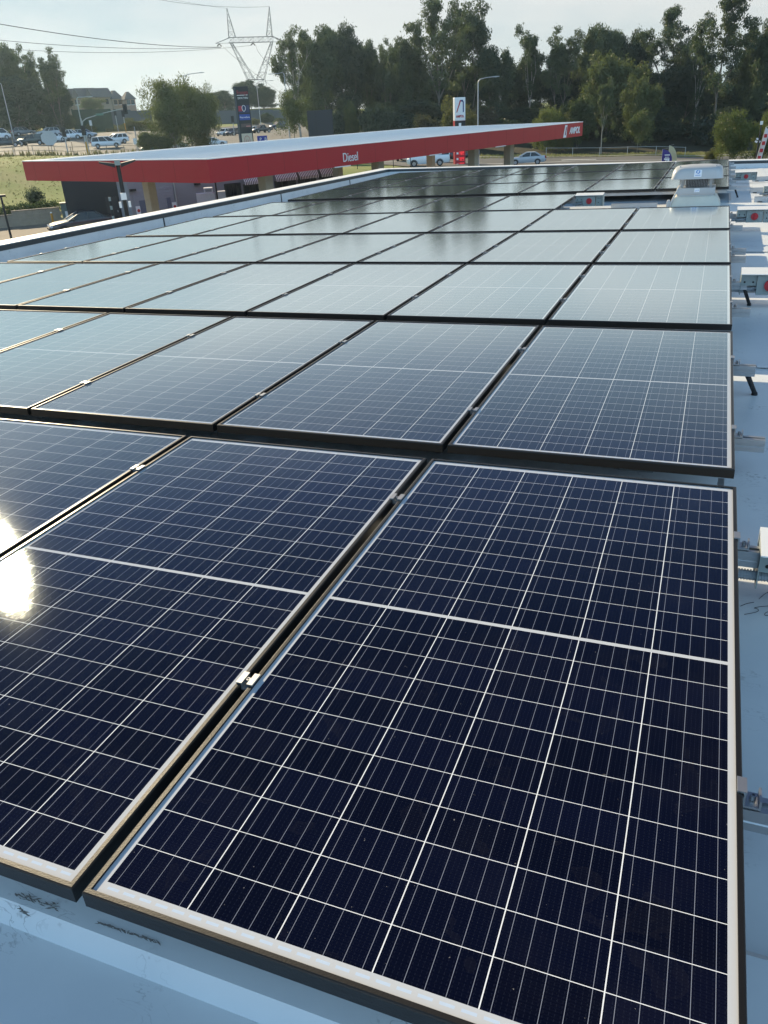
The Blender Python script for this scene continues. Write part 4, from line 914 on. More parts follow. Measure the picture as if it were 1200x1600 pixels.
def feather(px, ytop, ybase, wpx, d, label, m_, side=1, blunt=.25, tilt=0.0, mark=None):
    g = ground_at(px, d); k = ppm(px, d, 240); z1 = zat(px, ytop, d) - g.z; z0 = max(.35, zat(px, ybase, d) - g.z); w_ = wpx / k
    t = thing('feather_flag', label, 'flag', g, facing(px), 'advertising feather flags'); m = MB(); n_ = 14; f_, b_ = [], []
    for i in range(n_ + 1):
        u = i / n_; z = z0 + (z1 - z0) * u; x1 = w_ * (1 if u < 1 - blunt else math.sqrt(max(0, 1 - ((u - 1 + blunt) / blunt) ** 2)) )
        bulge = .03 * math.sin(u * 7); f_.append((side * 0 + tilt * z, bulge, z)); b_.append((side * max(.01, x1) + tilt * z, bulge + .04 * math.sin(u * 5 + 1), z))
    vs = f_ + b_ + [(x, y + .012, z) for x, y, z in f_] + [(x, y + .012, z) for x, y, z in b_]; N_ = n_ + 1
    fs = [(i, N_ + i, N_ + i + 1, i + 1) for i in range(n_)] + [(2*N_ + i, 2*N_ + i + 1, 3*N_ + i + 1, 3*N_ + i) for i in range(n_)]
    m.add(vs, fs); sl = m.build('banner', m_, t, fix=False, smooth=True)
    m = MB(); m.tube([(tilt * 0, 0, 0), (tilt * z0, 0, z0), (tilt * z1, .02, z1), (tilt * z1 + side * w_ * .5, .02, z1 + .06)], [.03, .028, .02, .012], 6); m.build('pole', M_POLE, t)
    m = MB(); m.rod((0, 0, 0), (0, 0, .08), .3, .25, 10); m.build('base', M_BLACKP, t)
    if mark: mark(sl, w_, z0, z1, side)
def mk_purple(p, w_, z0, z1, s_):
    for dz, wd, hh in ((.66, .5, .08), (.55, .4, .05), (.18, .55, .05)): m = MB(); m.bb((s_ * w_ * (.5 - wd / 2), -.09, z0 + (z1 - z0) * dz), (s_ * w_ * (.5 + wd / 2), -.075, z0 + (z1 - z0) * dz + hh)); m.build('white_print', M_WHITEP, p)
    m = MB(); c_, e = s_ * w_ * .5, z0 + (z1 - z0) * .38; m.prism([(c_ - .25, e - .2), (c_ - .1, e - .2), (c_ + .05, e + .15), (c_ + .05, e - .2), (c_ + .22, e - .2), (c_ + .22, e + .2), (c_ - .25, e + .2), (c_ - .25, e + .08), (c_ - .08, e + .08)], -.09, -.075); m.build('white_emblem', M_WHITEP, p)
feather(1039, 233, 262, 16, 84, 'purple rounded feather flag with white print behind the back panels', mat('purple_cloth', (0.05, 0.035, 0.20), rough=0.8), 1, .6, mark=mk_purple)
feather(1049, 227, 262, 14, 86, 'cream feather flag curving beside the purple flag', mat('cream_cloth', (0.50, 0.46, 0.28), rough=0.8), 1, .75)
feather(743, 229, 262, 6, 82, 'narrow white feather flag beside a beige canopy column', mat('white_cloth', (0.62, 0.60, 0.63), rough=0.8), 1, .25)
def mk_red(p, w_, z0, z1, s_):
    for i in range(4): m = MB(); z = z0 + (z1 - z0) * (.12 + .2 * i); m.bb((s_ * w_ * .15 + .14 * z, -.06, z), (s_ * w_ * .85 + .14 * z, -.045, z + (z1 - z0) * .1)); m.build('red_print', M_RED, p)
feather(1169, 200, 256, 7, 44, 'leaning red and white feather flag at the right edge', mat('white_cloth', (0.66, 0.63, 0.62), rough=0.8), 1, .2, tilt=.14, mark=mk_red)
t, H = flood(1190, 192, 80, 'thin dark light post with a small white head before the right bushes'); m = MB(); m.box((0, 0, H), (.22, .2, .28)); m.build('lamp_head', M_WHITEP, t)
t, H = flood(1186, 217, 86, 'thin dark post with white twin floodlights before the right bushes')
for x, z in ((-.12, 0), (-.2, -.22), (.05, -.2)): m = MB(); m.box((x, -.1, H + z), (.22, .16, .14), 0, Matrix.Rotation(.5, 3, 'Y')); m.build('lamp_head', M_WHITEP, t)

# ------------------------------------------------------------------ houses, noise wall
M_ROOFT = mat('grey_roof_tile', (0.115, 0.10, 0.095), rough=0.85, var=0.2, scale=1.5); M_BRICKA = mat('tan_brick', (0.33, 0.25, 0.18), rough=0.9, var=.15); M_BRICKB = mat('pinkish_brick', (0.32, 0.20, 0.16), rough=0.9, var=.15)
def house(px, d, wpx, yt, yb, label, wallm, turn=0.5, hip=False):
    k = ppm(px, d, 160); W_ = wpx / k * .74; zb, zt = zat(px, yb, d), zat(px, yt, d); g = ground_at(px, d); t = thing('townhouse', label, 'house', (g.x, g.y, min(g.z, zb)), facing(px) + turn, 'townhouses on the hill')
    H = zt - min(g.z, zb); he = H * .66; D_ = W_ * (1.0 if hip else 1.7); m = MB(); m.bb((-W_/2, -D_/2, 0), (W_/2, D_/2, he)); wl = m.build('wall', wallm, t)
    m = MB(); e = .45
    if hip: m.loft([[(-W_/2 - e, -D_/2 - e, he), (W_/2 + e, -D_/2 - e, he), (W_/2 + e, D_/2 + e, he), (-W_/2 - e, D_/2 + e, he)], [(-W_*.1, -D_*.15, H), (W_*.1, -D_*.15, H), (W_*.1, D_*.15, H), (-W_*.1, D_*.15, H)]])
    else: m.prism([(-W_/2 - e, he), (W_/2 + e, he), (0, H)], -D_/2 - e, D_/2 + e)
    m.build('roof', M_ROOFT, t)
    for x in (-W_ * .22, W_ * .22):
        for z in (he * .66,):
            m = MB(); m.bb((x - .55, -D_/2 - .05, z), (x + .55, -D_/2 - .004, z + 1.3)); wn_ = m.build('window', M_GLASSD, t); m = MB(); m.bb((x - .62, -D_/2 - .07, z - .1), (x + .62, -D_/2 - .051, z)); m.build('sill', M_WHITEP, wn_)
    for y in (-D_ * .25, D_ * .2):
        m = MB(); m.bb((W_/2 + .004, y - .5, he * .62), (W_/2 + .05, y + .5, he * .62 + 1.4)); m.build('window', M_GLASSD, t)
house(121, 300, 26, 138, 176, 'leftmost townhouse with a dark gable roof, half behind eucalypts', M_BRICKA, -1.0)
house(143, 297, 26, 137, 176, 'second townhouse from the left with a dark gable roof', M_BRICKA, -1.0)
house(164, 294, 27, 137, 176, 'third townhouse from the left, tan walls under a gable roof', M_BRICKA, -1.0)
house(187, 296, 25, 141, 174, 'wide hipped-roof townhouse next to the pink one', M_BRICKA, .5, True)
house(208, 292, 22, 143, 174, 'pinkish townhouse nearest the round tree', M_BRICKB, .4, True)
M_IVY = mat('ivy_wall', (0.035, 0.055, 0.03), rough=0.95, var=.5, scale=.9, bump=1.0, bscale=2)
M_NOISE = mat('charcoal_noise_wall', (0.085, 0.09, 0.10), rough=0.9)
def long_wall(px0, px1, d0, d1, yt, label, m_, name='noise_wall', pan=4.0):
    a_, c_ = ground_at(px0, d0), ground_at(px1, d1); t = thing(name, label, 'wall', a_, 0); L_ = (c_ - a_).length; n_ = max(2, int(L_ / pan)); m = MB(); ps = MB()
    for i in range(n_):
        p, q = a_.lerp(c_, i / n_), a_.lerp(c_, (i + 1) / n_); px = px0 + (px1 - px0) * (i + .5) / n_; d = d0 + (d1 - d0) * (i + .5) / n_
        h = zat(px, yt, d) - gz(p.x, p.y); mid = (p + q) / 2; rt = Matrix.Rotation(math.atan2(q.y - p.y, q.x - p.x), 3, 'Z'); m.box((mid.x - a_.x, mid.y - a_.y, gz(mid.x, mid.y) - a_.z + h / 2 - .2), ((q - p).xy.length - .05, .15, h + .4), 0, rt)
        ps.box((p.x - a_.x, p.y - a_.y, gz(p.x, p.y) - a_.z + h / 2), (.22, .26, h + .3), 0, rt)
    m.build('panels', m_, t); ps.build('piers', m_, t)
long_wall(118, 178, 222, 226, 170, 'dark ivy-covered wall below the townhouses', M_IVY)
long_wall(318, 470, 264, 276, 172, 'long charcoal noise wall behind the black tenant sign', M_NOISE)
long_wall(175, 240, 240, 245, 172, 'charcoal noise wall behind the dry grass bank under the townhouses', M_NOISE)

# ------------------------------------------------------------------ lattice pylon and lines
D = 330
M_LATT = mat('lattice_steel', (0.10, 0.105, 0.11), rough=0.7)
g = ground_at(400, D, 124); rz = facing(400) + R(8); py_ = thing('power_pylon', 'tall steel lattice transmission tower with a forked head behind the trees', 'pylon', g, rz)
k = ppm(400, D, 100)
def P(px, py, y=0.0): return Vector(((px - 400.5 - (py - 124) * .105) / k, y, zat(px, py, D) - g.z))
mb = MB()
def bar(p, q, r_=.085): r_ *= .72; mb.rod(p, q, r_, n=4, caps=False)
def lattice(p4, q4, n_):
    # box lattice between two rings of corner points
    prev = p4
    for i in range(1, n_ + 1):
        cur = [a_.lerp(c_, i / n_) for a_, c_ in zip(p4, q4)]
        for j in range(len(p4)):
            j2 = (j + 1) % len(p4); bar(prev[j], cur[j], .10); bar(prev[j], cur[j2] if i % 2 else cur[j], .06); bar(prev[j2], cur[j], .06)
            bar(cur[j], cur[j2], .06)
        prev = cur
def ring(px0, px1, py, hy): return [P(px0, py, -hy), P(px1, py, -hy), P(px1, py, hy), P(px0, py, hy)]
lattice(ring(374, 427, 188, 6), ring(387.5, 413.5, 124.5, 2.8), 4); body = mb.build('body', M_LATT, py_, fix=False)
mb = MB(); lattice(ring(387.5, 398, 124.5, 2.0), ring(360.5, 363.5, 67, .8), 5); lattice(ring(401, 413.5, 124.5, 2.0), ring(424, 427, 65, .8), 5); bar(P(387.5, 124.5), P(413.5, 124.5), .15); bar(P(400.5, 116), P(387.5, 124.5)); bar(P(400.5, 116), P(413.5, 124.5)); mb.build('fork', M_LATT, py_, fix=False)
mb = MB(); lattice(ring(338, 338.6, 68.5, .3), ring(358, 358.5, 60, 1.2), 2); 
L1, L2 = [P(358, 59, -1), P(358, 67.5, -1), P(358, 67.5, 1), P(358, 59, 1)], [P(427, 56.5, -1), P(427, 65, -1), P(427, 65, 1), P(427, 56.5, 1)]; lattice(L1, L2, 9)
lattice(ring(444.5, 445, 64, .3), ring(427, 427.5, 57, 1.2), 2); bar(P(338, 68.5), P(361, 67.5), .1); bar(P(445, 64), P(426, 65), .1); mb.build('cross_arm', M_LATT, py_, fix=False)
for a_, c_, tp in ((358.5, 369, (356, 13.5)), (417, 426, (421, 10))):
    mb = MB(); lattice(ring(a_, c_, 59 if a_ < 400 else 57, 1.0), ring(tp[0] - .2, tp[0] + .2, tp[1], .1), 5); mb.build('earth_peak', M_LATT, py_, fix=False)
M_INS = mat('insulator', (0.05, 0.045, 0.04), rough=0.4)
INS = []
for px, py in ((344, 69), (396, 67), (436, 65)):
    for dx in (-3.5, 3.5):
        mb = MB(); p, q = P(px, py), P(px + dx, py + 4); mb.rod(p, q, .12, n=6)
        for i in range(6): c_ = p.lerp(q, .15 + .14 * i); mb.rod(c_, c_ + (q - p).normalized() * .06, .26, n=8)
        mb.build('insulator', M_INS, py_)
M_WIRE = mat('wire', (0.06, 0.06, 0.065), rough=0.5, metal=.3)
def wire(label, pts, r_=.05):          # sagging conductor through points given as (photo column, row, distance)
    q = [atd(*p) for p in pts]; base = q[0]; t = thing('power_line', label, 'power line', base, 0, 'overhead power lines'); out_ = []
    for i in range(25):
        u = i / 24; a_, m_, c_ = q; out_.append(a_ * ((1 - u) * (1 - 2 * u)) + m_ * (4 * u * (1 - u)) + c_ * (u * (2 * u - 1)) - base)
    mb = MB(); mb.tube(out_, r_, 5); mb.build('conductor', M_WIRE, t, fix=False)
wire('uppermost of the three conductors left of the pylon', ((345, 73.5, 330), (200, 66, 262), (-60, 27, 225)), .085)
wire('middle of the three conductors left of the pylon', ((345, 74.5, 330), (170, 74.5, 270), (-60, 56, 235)), .06)
wire('lowest conductor left of the pylon, almost level', ((392, 71, 330), (210, 82, 280), (-20, 74, 260)), .05)
wire('thin earth wire running left from the pylon peak', ((421, 10, 330), (340, 10, 280), (240, -2, 262)), .045)
wire('earth wire running left from the left pylon peak', ((356, 13.5, 330), (300, 5, 285), (230, -8, 270)), .03)
wire('conductor slanting down right of the pylon fork', ((349, 73, 330), (392, 110, 330), (470, 168, 370)), .05)
wire('second conductor slanting down right behind the pylon', ((400, 71, 330), (440, 118, 330), (540, 190, 370)), .05)

# ------------------------------------------------------------------ vehicles
M_TYRE = mat('tyre_rubber', (0.012, 0.012, 0.013), rough=0.85); M_RIM = mat('alloy_rim', (0.42, 0.42, 0.43), rough=0.35, metal=0.7)
M_TRIM = mat('black_trim', (0.02, 0.02, 0.022), rough=0.6); M_HEAD = mat('headlamp_lens', (0.65, 0.66, 0.68), rough=0.15); M_TAIL = mat('tail_lamp_lens', (0.30, 0.01, 0.015), rough=0.25); M_PLATE = mat('number_plate', (0.6, 0.58, 0.35), rough=0.5)
PAINT = {}
def paint(name, col):
    if name not in PAINT: PAINT[name] = mat('paint_' + name, col, rough=0.28, var=0.03, metal=0.0, coat=0.6, scale=2)
    return PAINT[name]
KIND = {
 'sedan': dict(L=4.65, W=1.80, secs=[(-2.32, .42, .86, .70), (-2.15, .28, .98, .86), (-1.2, .24, 1.00, .90), (.9, .22, .94, .90), (1.75, .24, .84, .86), (2.15, .30, .74, .78), (2.32, .40, .62, .62)], gh=(-1.75, .95, -1.0, .05, .93, 1.44), wx=(1.38, -1.32), r=.32),
 'hatch': dict(L=4.2, W=1.76, secs=[(-2.08, .42, .92, .74), (-1.95, .28, 1.02, .85), (-1.0, .24, 1.0, .88), (.85, .22, .96, .88), (1.6, .24, .86, .84), (1.98, .30, .74, .74), (2.1, .40, .62, .60)], gh=(-1.98, .95, -1.55, .1, .95, 1.50), wx=(1.28, -1.25), r=.32),
 'suv': dict(L=4.65, W=1.85, secs=[(-2.30, .50, 1.0, .78), (-2.18, .36, 1.12, .90), (-1.0, .32, 1.12, .93), (.9, .30, 1.08, .93), (1.75, .32, 1.02, .90), (2.15, .38, .90, .80), (2.3, .48, .76, .66)], gh=(-2.2, 1.0, -1.85, .15, 1.08, 1.70), wx=(1.35, -1.35), r=.37),
 'mpv': dict(L=4.9, W=1.9, secs=[(-2.42, .46, 1.0, .80), (-2.32, .30, 1.08, .92), (-1.0, .26, 1.06, .95), (1.1, .24, 1.0, .95), (1.85, .26, .90, .90), (2.25, .32, .78, .80), (2.42, .44, .64, .64)], gh=(-2.36, 1.5, -2.1, .45, 1.03, 1.74), wx=(1.5, -1.45), r=.34),
 'van': dict(L=5.1, W=1.9, secs=[(-2.52, .50, 1.15, .86), (-2.46, .36, 1.22, .92), (-1.0, .30, 1.22, .95), (1.5, .28, 1.18, .95), (2.15, .30, 1.06, .90), (2.42, .36, .92, .84), (2.52, .46, .72, .72)], gh=(-2.48, 2.15, -2.42, 1.35, 1.18, 1.98), wx=(1.65, -1.35), r=.36),
 'ute': dict(L=5.2, W=1.86, secs=[(-2.58, .55, 1.0, .86), (-2.5, .46, 1.08, .91), (-.75, .36, 1.10, .93), (.95, .34, 1.10, .93), (1.95, .36, 1.04, .90), (2.4, .42, .92, .82), (2.55, .52, .78, .70)], gh=(-.75, 1.1, -.55, .35, 1.06, 1.78), wx=(1.62, -1.5), r=.39),
}
def vehicle(name, kind, loc, rz, label, cat, col, canopy=False, slope=0.0, group='vehicles on the roads and forecourt'):
    K = KIND[kind]; t = thing(name, label, cat, loc, rz, group); W2 = K['W'] / 2
    pm = paint(*col)
    m = MB(); rings = []
    for x, zb, zt_, hw in K['secs']:
        rings.append([(x, -hw * .92, zb), (x, -hw, zb + .12), (x, -hw, zt_ - .16), (x, -hw * .93, zt_ - .04), (x, -hw * .80, zt_), (x, hw * .80, zt_), (x, hw * .93, zt_ - .04), (x, hw, zt_ - .16), (x, hw, zb + .12), (x, hw * .92, zb)])
    m.loft(rings); m.build('body', pm, t, smooth=True)
    xb0, xb1, xt0, xt1, zb, zt = K['gh']; wb, wt = W2 * .90, W2 * .74; zr = zt - .05
    B = [Vector(p) for p in ((xb0, -wb, zb), (xb1, -wb, zb), (xb1, wb, zb), (xb0, wb, zb))]; T = [Vector(p) for p in ((xt0, -wt, zr), (xt1, -wt, zr), (xt1, wt, zr), (xt0, wt, zr))]
    m = MB(); m.loft([B, T]); m.build('windows', M_GLASSD, t)
    m = MB()
    for i in range(4): m.rod(B[i], T[i], .055, .05, 6)
    fr = (.5,) if kind in ('sedan', 'hatch', 'ute') else (.33, .68)
    for f in fr:
        for a_, b_ in ((0, 1), (3, 2)): m.rod(B[a_].lerp(B[b_], f), T[a_].lerp(T[b_], f), .05, .045, 6)
    pl_ = m.build('pillars', pm, t, fix=False)
    m = MB(); e = .03
    m.loft([[(xt0 - e, -wt - e, zr), (xt1 + e, -wt - e, zr), (xt1 + e, wt + e, zr), (xt0 - e, wt + e, zr)], [(xt0 - e*.5, -wt - e*.2, zr + .035), (xt1 - .02, -wt - e*.2, zr + .035), (xt1 - .02, wt + e*.2, zr + .035), (xt0 - e*.5, wt + e*.2, zr + .035)], [(xt0 + .15, -wt + .12, zt + .02), (xt1 - .2, -wt + .12, zt + .02), (xt1 - .2, wt - .12, zt + .02), (xt0 + .15, wt - .12, zt + .02)]])
    m.build('roof', pm, t, smooth=True)
    if kind == 'ute':
        m = MB(); m.bb((-2.46, -.80, 1.085), (-.82, .80, 1.105)); m.build('tray_floor', M_TRIM, t)
        if canopy: m = MB(); m.loft([[(-2.5, -.84, 1.11), (-.80, -.84, 1.11), (-.80, .84, 1.11), (-2.5, .84, 1.11)], [(-2.38, -.70, 1.72), (-.80, -.70, 1.74), (-.80, .70, 1.74), (-2.38, .70, 1.72)]]); m.build('tray_canopy', pm, t)
        else: m = MB(); m.tube([(-.95, -.72, 1.1), (-.95, -.60, 1.55), (-.95, .60, 1.55), (-.95, .72, 1.1)], .03, 6); m.build('sports_bar', M_TRIM, t)
    for wx in K['wx']:
        for s_ in (-1, 1):
            yo, yi = s_ * (W2 + .005), s_ * (W2 - .22); r_ = K['r']
            m = MB(); m.rod((wx, yi, r_), (wx, yo, r_), r_, n=16); wl = m.build('wheel', M_TYRE, t)
            m = MB(); m.rod((wx, yo - s_ * .02, r_), (wx, yo + s_ * .008, r_), r_ * .66, r_ * .6, n=12); m.build('rim', M_RIM, wl)
            m = MB()
            for i in range(10):
                a0, a1 = math.pi * i / 10, math.pi * (i + 1) / 10; ra, rb = r_ * 1.05, r_ * 1.22; y = s_ * (W2 + .012)
                m.add([(wx + ra*math.cos(a0), y, r_ + ra*math.sin(a0)), (wx + rb*math.cos(a0), y, r_ + rb*math.sin(a0)), (wx + rb*math.cos(a1), y, r_ + rb*math.sin(a1)), (wx + ra*math.cos(a1), y, r_ + ra*math.sin(a1)),
                       (wx + ra*math.cos(a0), y - s_*.12, r_ + ra*math.sin(a0)), (wx + rb*math.cos(a0), y - s_*.12, r_ + rb*math.sin(a0)), (wx + rb*math.cos(a1), y - s_*.12, r_ + rb*math.sin(a1)), (wx + ra*math.cos(a1), y - s_*.12, r_ + ra*math.sin(a1))],
                      [(0,1,2,3), (4,7,6,5), (1,5,6,2), (0,3,7,4)])
            m.build('wheel_arch', M_TRIM, t)
    xf, xr = K['secs'][-2][0], K['secs'][1][0]; zf = K['secs'][-2][2] - .10; zr_ = K['secs'][1][2] - .16
    for s_ in (-1, 1):
        m = MB(); m.box((xf + .03, s_ * W2 * .66, zf), (.22, .36, .13)); m.build('headlight', M_HEAD, t, bevel=.02)
        m = MB(); m.box((xr - .10, s_ * W2 * .78, zr_), (.16, .22, .22)); m.build('tail_light', M_TAIL, t, bevel=.02)
        m = MB(); m.box((xb1 - .35, s_ * (W2 + .06), zb + .06), (.12, .20, .14)); m.build('mirror', pm, t, bevel=.02)
    zb_ = K['secs'][-1][1]; m = MB(); m.box((K['secs'][-1][0] - .06, 0, zb_ + .08), (.16, W2 * 1.3, .18)); m.build('front_grille', M_TRIM, t, bevel=.02)
    m = MB(); m.box((K['secs'][0][0] + .06, 0, K['secs'][0][1] + .05), (.18, W2 * 1.6, .16)); bp = m.build('rear_bumper', M_TRIM, t, bevel=.02)
    m = MB(); m.box((K['secs'][0][0] - .035, 0, K['secs'][0][1] + .18), (.02, .38, .11)); m.build('number_plate', M_PLATE, bp)
    return t
WH, SI, DK, GR, GN, BL, TE = ('white', (.74, .75, .76)), ('silver', (.42, .44, .46)), ('charcoal', (.025, .028, .032)), ('mid_grey', (.16, .17, .18)), ('dark_green', (.02, .032, .03)), ('dark_blue', (.025, .04, .07)), ('teal', (.10, .22, .22))
CARS = [
 ('van', 'van', -2, 186, 0, 'white van cut off by the left edge of the photo', 'van', WH, 'white_van'),
 ('sedan', 'car', 8, 154, 5, 'dark sedan at the left edge, nearest lane, behind the timber posts', 'car', DK, 'parked_car'),
 ('ute', 'ute', 51, 160, 160, 'dark green pickup with canopy left of the octagonal sign', 'pickup', GN, 'pickup_truck'),
 ('suv', 'suv', 40, 196, 20, 'grey wagon behind the dark green pickup', 'car', GR, 'parked_car'),
 ('suv', 'suv', 78, 192, 190, 'silver wagon half hidden behind the octagonal sign', 'car', SI, 'parked_car'),
 ('hatch', 'hatch', 94, 172, -35, 'white hatchback pointing right just past the octagonal sign', 'car', WH, 'parked_car'),
 ('ute', 'ute', 113, 184, -20, 'white pickup behind the mast arm signal', 'pickup', WH, 'pickup_truck'),
 ('suv', 'suv', 136, 190, -30, 'pale blue-grey SUV right of the white pickup', 'car', ('pale_blue', (.34, .40, .46)), 'parked_car'),
 ('mpv', 'mpv', 166, 152, 0, 'white people mover turning right across the junction', 'people mover', WH, 'people_mover'),
 ('suv', 'suv', 181, 167, 200, 'white SUV just behind the people mover with sun glare on its roof', 'car', WH, 'parked_car'),
 ('hatch', 'hatch', 238, 143, 190, 'teal hatchback half hidden behind the canopy roof and round tree', 'car', TE, 'parked_car'),
 ('sedan', 'car', 271, 147, 180, 'white car glimpsed through the stems of the round tree', 'car', WH, 'parked_car'),
 ('sedan', 'car', 335, 160, 0, 'white car roof showing just over the canopy left of the tenant sign', 'car', WH, 'parked_car'),
 ('hatch', 'hatch', 352, 198, 235, 'white hatchback leading the queue left of the tenant sign', 'car', WH, 'parked_car'),
 ('hatch', 'hatch', 367, 196, 232, 'grey-blue hatchback second in the queue beside the tenant sign', 'car', BL, 'parked_car'),
 ('hatch', 'hatch', 396, 216, 225, 'white car mostly hidden behind the tenant sign', 'car', WH, 'parked_car'),
 ('ute', 'ute', 411, 213, 215, 'dark pickup right of the black tenant sign', 'pickup', DK, 'pickup_truck'),
 ('ute', 'ute', 438, 228, 212, 'dark SUV-like pickup last in the queue, beside the slender tree', 'pickup', BL, 'pickup_truck'),
 ('van', 'van', 669, 101, 180, 'white delivery van behind a beige canopy column', 'van', WH, 'white_van'),
 ('suv', 'suv', 634, 114, 80, 'white four-wheel drive just left of the delivery van', 'car', WH, 'parked_car'),
 ('ute', 'ute', 700, 109, 175, 'dark pickup tail showing between the delivery van and the price sign', 'pickup', DK, 'pickup_truck'),
 ('sedan', 'car', 823, 108, 180, 'silver sedan on the road behind the right end of the canopy', 'car', SI, 'parked_car'),
 ('sedan', 'car', 126, 65.0, 190, 'dark car with sun glare on its bonnet in front of the black store room', 'car', DK, 'parked_car')]
for kd, _, px, d, hd, lb, cat, col, nm in CARS:
    py = 345 if d < 70 else 250 if px > 600 else 222
    g = ground_at(px, d, py); g.z += .10 if d > 90 else .075
    vehicle(nm, kd, g, facing(px) + R(hd), lb, cat, col, canopy=(kd == 'ute' and px in (51, 438)))

# ------------------------------------------------------------------ trees and shrubs
def leaf_mat(name, ca, cb, trans=0.35, oc=0.45):
    m = bpy.data.materials.new(name); m.use_nodes = True; t = m.node_tree; t.nodes.clear()
    o = N(t, 'ShaderNodeOutputMaterial'); c = N(t, 'ShaderNodeTexCoord').outputs['Object']
    n_ = N(t, 'ShaderNodeTexNoise'); n_.inputs['Scale'].default_value = oc; n_.inputs['Detail'].default_value = 4; t.links.new(c, n_.inputs[0])
    mr = N(t, 'ShaderNodeMapRange'); mr.inputs[1].default_value = .36; mr.inputs[2].default_value = .64; t.links.new(n_.outputs[0], mr.inputs[0])
    oi = N(t, 'ShaderNodeObjectInfo'); f = math_(t, 'MULTIPLY_ADD', oi.outputs['Random'], 0.5, math_(t, 'MULTIPLY', mr.outputs[0], 0.6))
    col = mixc(t, f, ca, cb)
    d_ = N(t, 'ShaderNodeBsdfDiffuse'); tr = N(t, 'ShaderNodeBsdfTranslucent'); gl = N(t, 'ShaderNodeBsdfGlossy'); gl.inputs['Roughness'].default_value = .45; gl.inputs['Color'].default_value = (.5, .5, .5, 1)
    t.links.new(col, d_.inputs[0]); t.links.new(mixc(t, .5, col, (0.11, 0.16, 0.03)), tr.inputs[0])
    a_ = N(t, 'ShaderNodeMixShader'); a_.inputs[0].default_value = trans; t.links.new(d_.outputs[0], a_.inputs[1]); t.links.new(tr.outputs[0], a_.inputs[2])
    b_ = N(t, 'ShaderNodeMixShader'); b_.inputs[0].default_value = .05; t.links.new(a_.outputs[0], b_.inputs[1]); t.links.new(gl.outputs[0], b_.inputs[2]); t.links.new(b_.outputs[0], o.inputs[0]); return m
L_EUC = leaf_mat('eucalypt_leaf', (0.034, 0.058, 0.038), (0.115, 0.135, 0.058)); L_DARK = leaf_mat('dark_leaf', (0.021, 0.040, 0.033), (0.066, 0.086, 0.048), .28)
L_OLIVE = leaf_mat('olive_leaf', (0.055, 0.078, 0.034), (0.155, 0.165, 0.055), .4); L_TEA = leaf_mat('teatree_leaf', (0.075, 0.10, 0.026), (0.20, 0.21, 0.05), .4); L_YEL = leaf_mat('yellow_leaf', (0.09, 0.095, 0.022), (0.19, 0.15, 0.045), .45); L_RUST = leaf_mat('rust_leaf', (0.05, 0.045, 0.03), (0.10, 0.07, 0.045), .35)
M_BARK = mat('grey_bark', (0.16, 0.135, 0.11), rough=0.95, var=.35, scale=3); M_BARKP = mat('pale_bark', (0.34, 0.30, 0.25), rough=0.9, var=.3, scale=2)
nrng = np.random.default_rng(5)
def leaves_mesh(name, clumps, per, size, asp, m, droop=0.5, shell=0.5):
    # clumps: (x, y, z, rx, ry, rz); leaf sized quads through each clump
    V = []
    for (x, y, z, rx, ry, rz_c) in clumps:
        k = int(per * (rx * ry * rz_c) ** (2/3)); k = max(k, 12)
        d = nrng.normal(size=(k, 3)); d /= np.linalg.norm(d, axis=1)[:, None]
        rr = shell + (1 - shell) * nrng.random(k) ** .6; rr *= 1 + .2 * nrng.normal(size=k)
        lump = 1 + .32 * np.sin(d[:, 0] * 4 + x * 3) * np.cos(d[:, 2] * 5 + y * 2)
        p = d * (rr * lump)[:, None] * np.array([rx, ry, rz_c]) + np.array([x, y, z])
        a = nrng.normal(size=(k, 3)); a[:, 2] -= droop * 2; a /= np.linalg.norm(a, axis=1)[:, None]
        b = np.cross(a, nrng.normal(size=(k, 3))); b /= np.linalg.norm(b, axis=1)[:, None]
        s = size * (.55 + .9 * nrng.random(k))[:, None]
        V.append(np.stack([p - a*s*.5, p + b*s*asp*.5, p + a*s*.5, p - b*s*asp*.5], 1).reshape(-1, 3))
    V = np.concatenate(V); n_ = len(V) // 4; me = bpy.data.meshes.new(name)
    me.vertices.add(len(V)); me.vertices.foreach_set('co', V.astype(np.float32).ravel()); me.loops.add(len(V)); me.loops.foreach_set('vertex_index', np.arange(len(V), dtype=np.int32))
    me.polygons.add(n_); me.polygons.foreach_set('loop_start', np.arange(0, len(V), 4, dtype=np.int32)); me.materials.append(m); me.update(); me.validate(); return me
def limb(m, p, d, L, r_, depth, tips, r, spread, up):
    # bent tapering limb that forks; returns the tips that carry leaf clumps
    n_ = 4; pts = [Vector(p)]; dd = Vector(d).normalized()
    for i in range(n_):
        dd = (dd + Vector((r.uniform(-.18, .18), r.uniform(-.18, .18), r.uniform(-.05, .12) * up))).normalized(); pts.append(pts[-1] + dd * L / n_)
    m.tube(pts, [r_ * (1 - .45 * i / n_) for i in range(n_ + 1)], 6)
    if depth == 0: tips.append((pts[-1], pts[-2])); return
    if depth == 1: tips.append((pts[-1], pts[-2]))
    if r.random() < .75: tips.append((pts[2] + Vector((r.uniform(-.6, .6), r.uniform(-.6, .6), r.uniform(-.2, .4))), pts[1]))
    for k_ in range(r.choice((2, 3, 3))):
        a = r.uniform(0, 2 * math.pi); nd = (dd + Vector((math.cos(a), math.sin(a), 0)) * spread * r.uniform(.6, 1.2) + Vector((0, 0, .12 * up))).normalized()
        limb(m, pts[r.choice((3, 4, 4))], nd, L * r.uniform(.55, .8), r_ * .5, depth - 1, tips, r, spread, up)
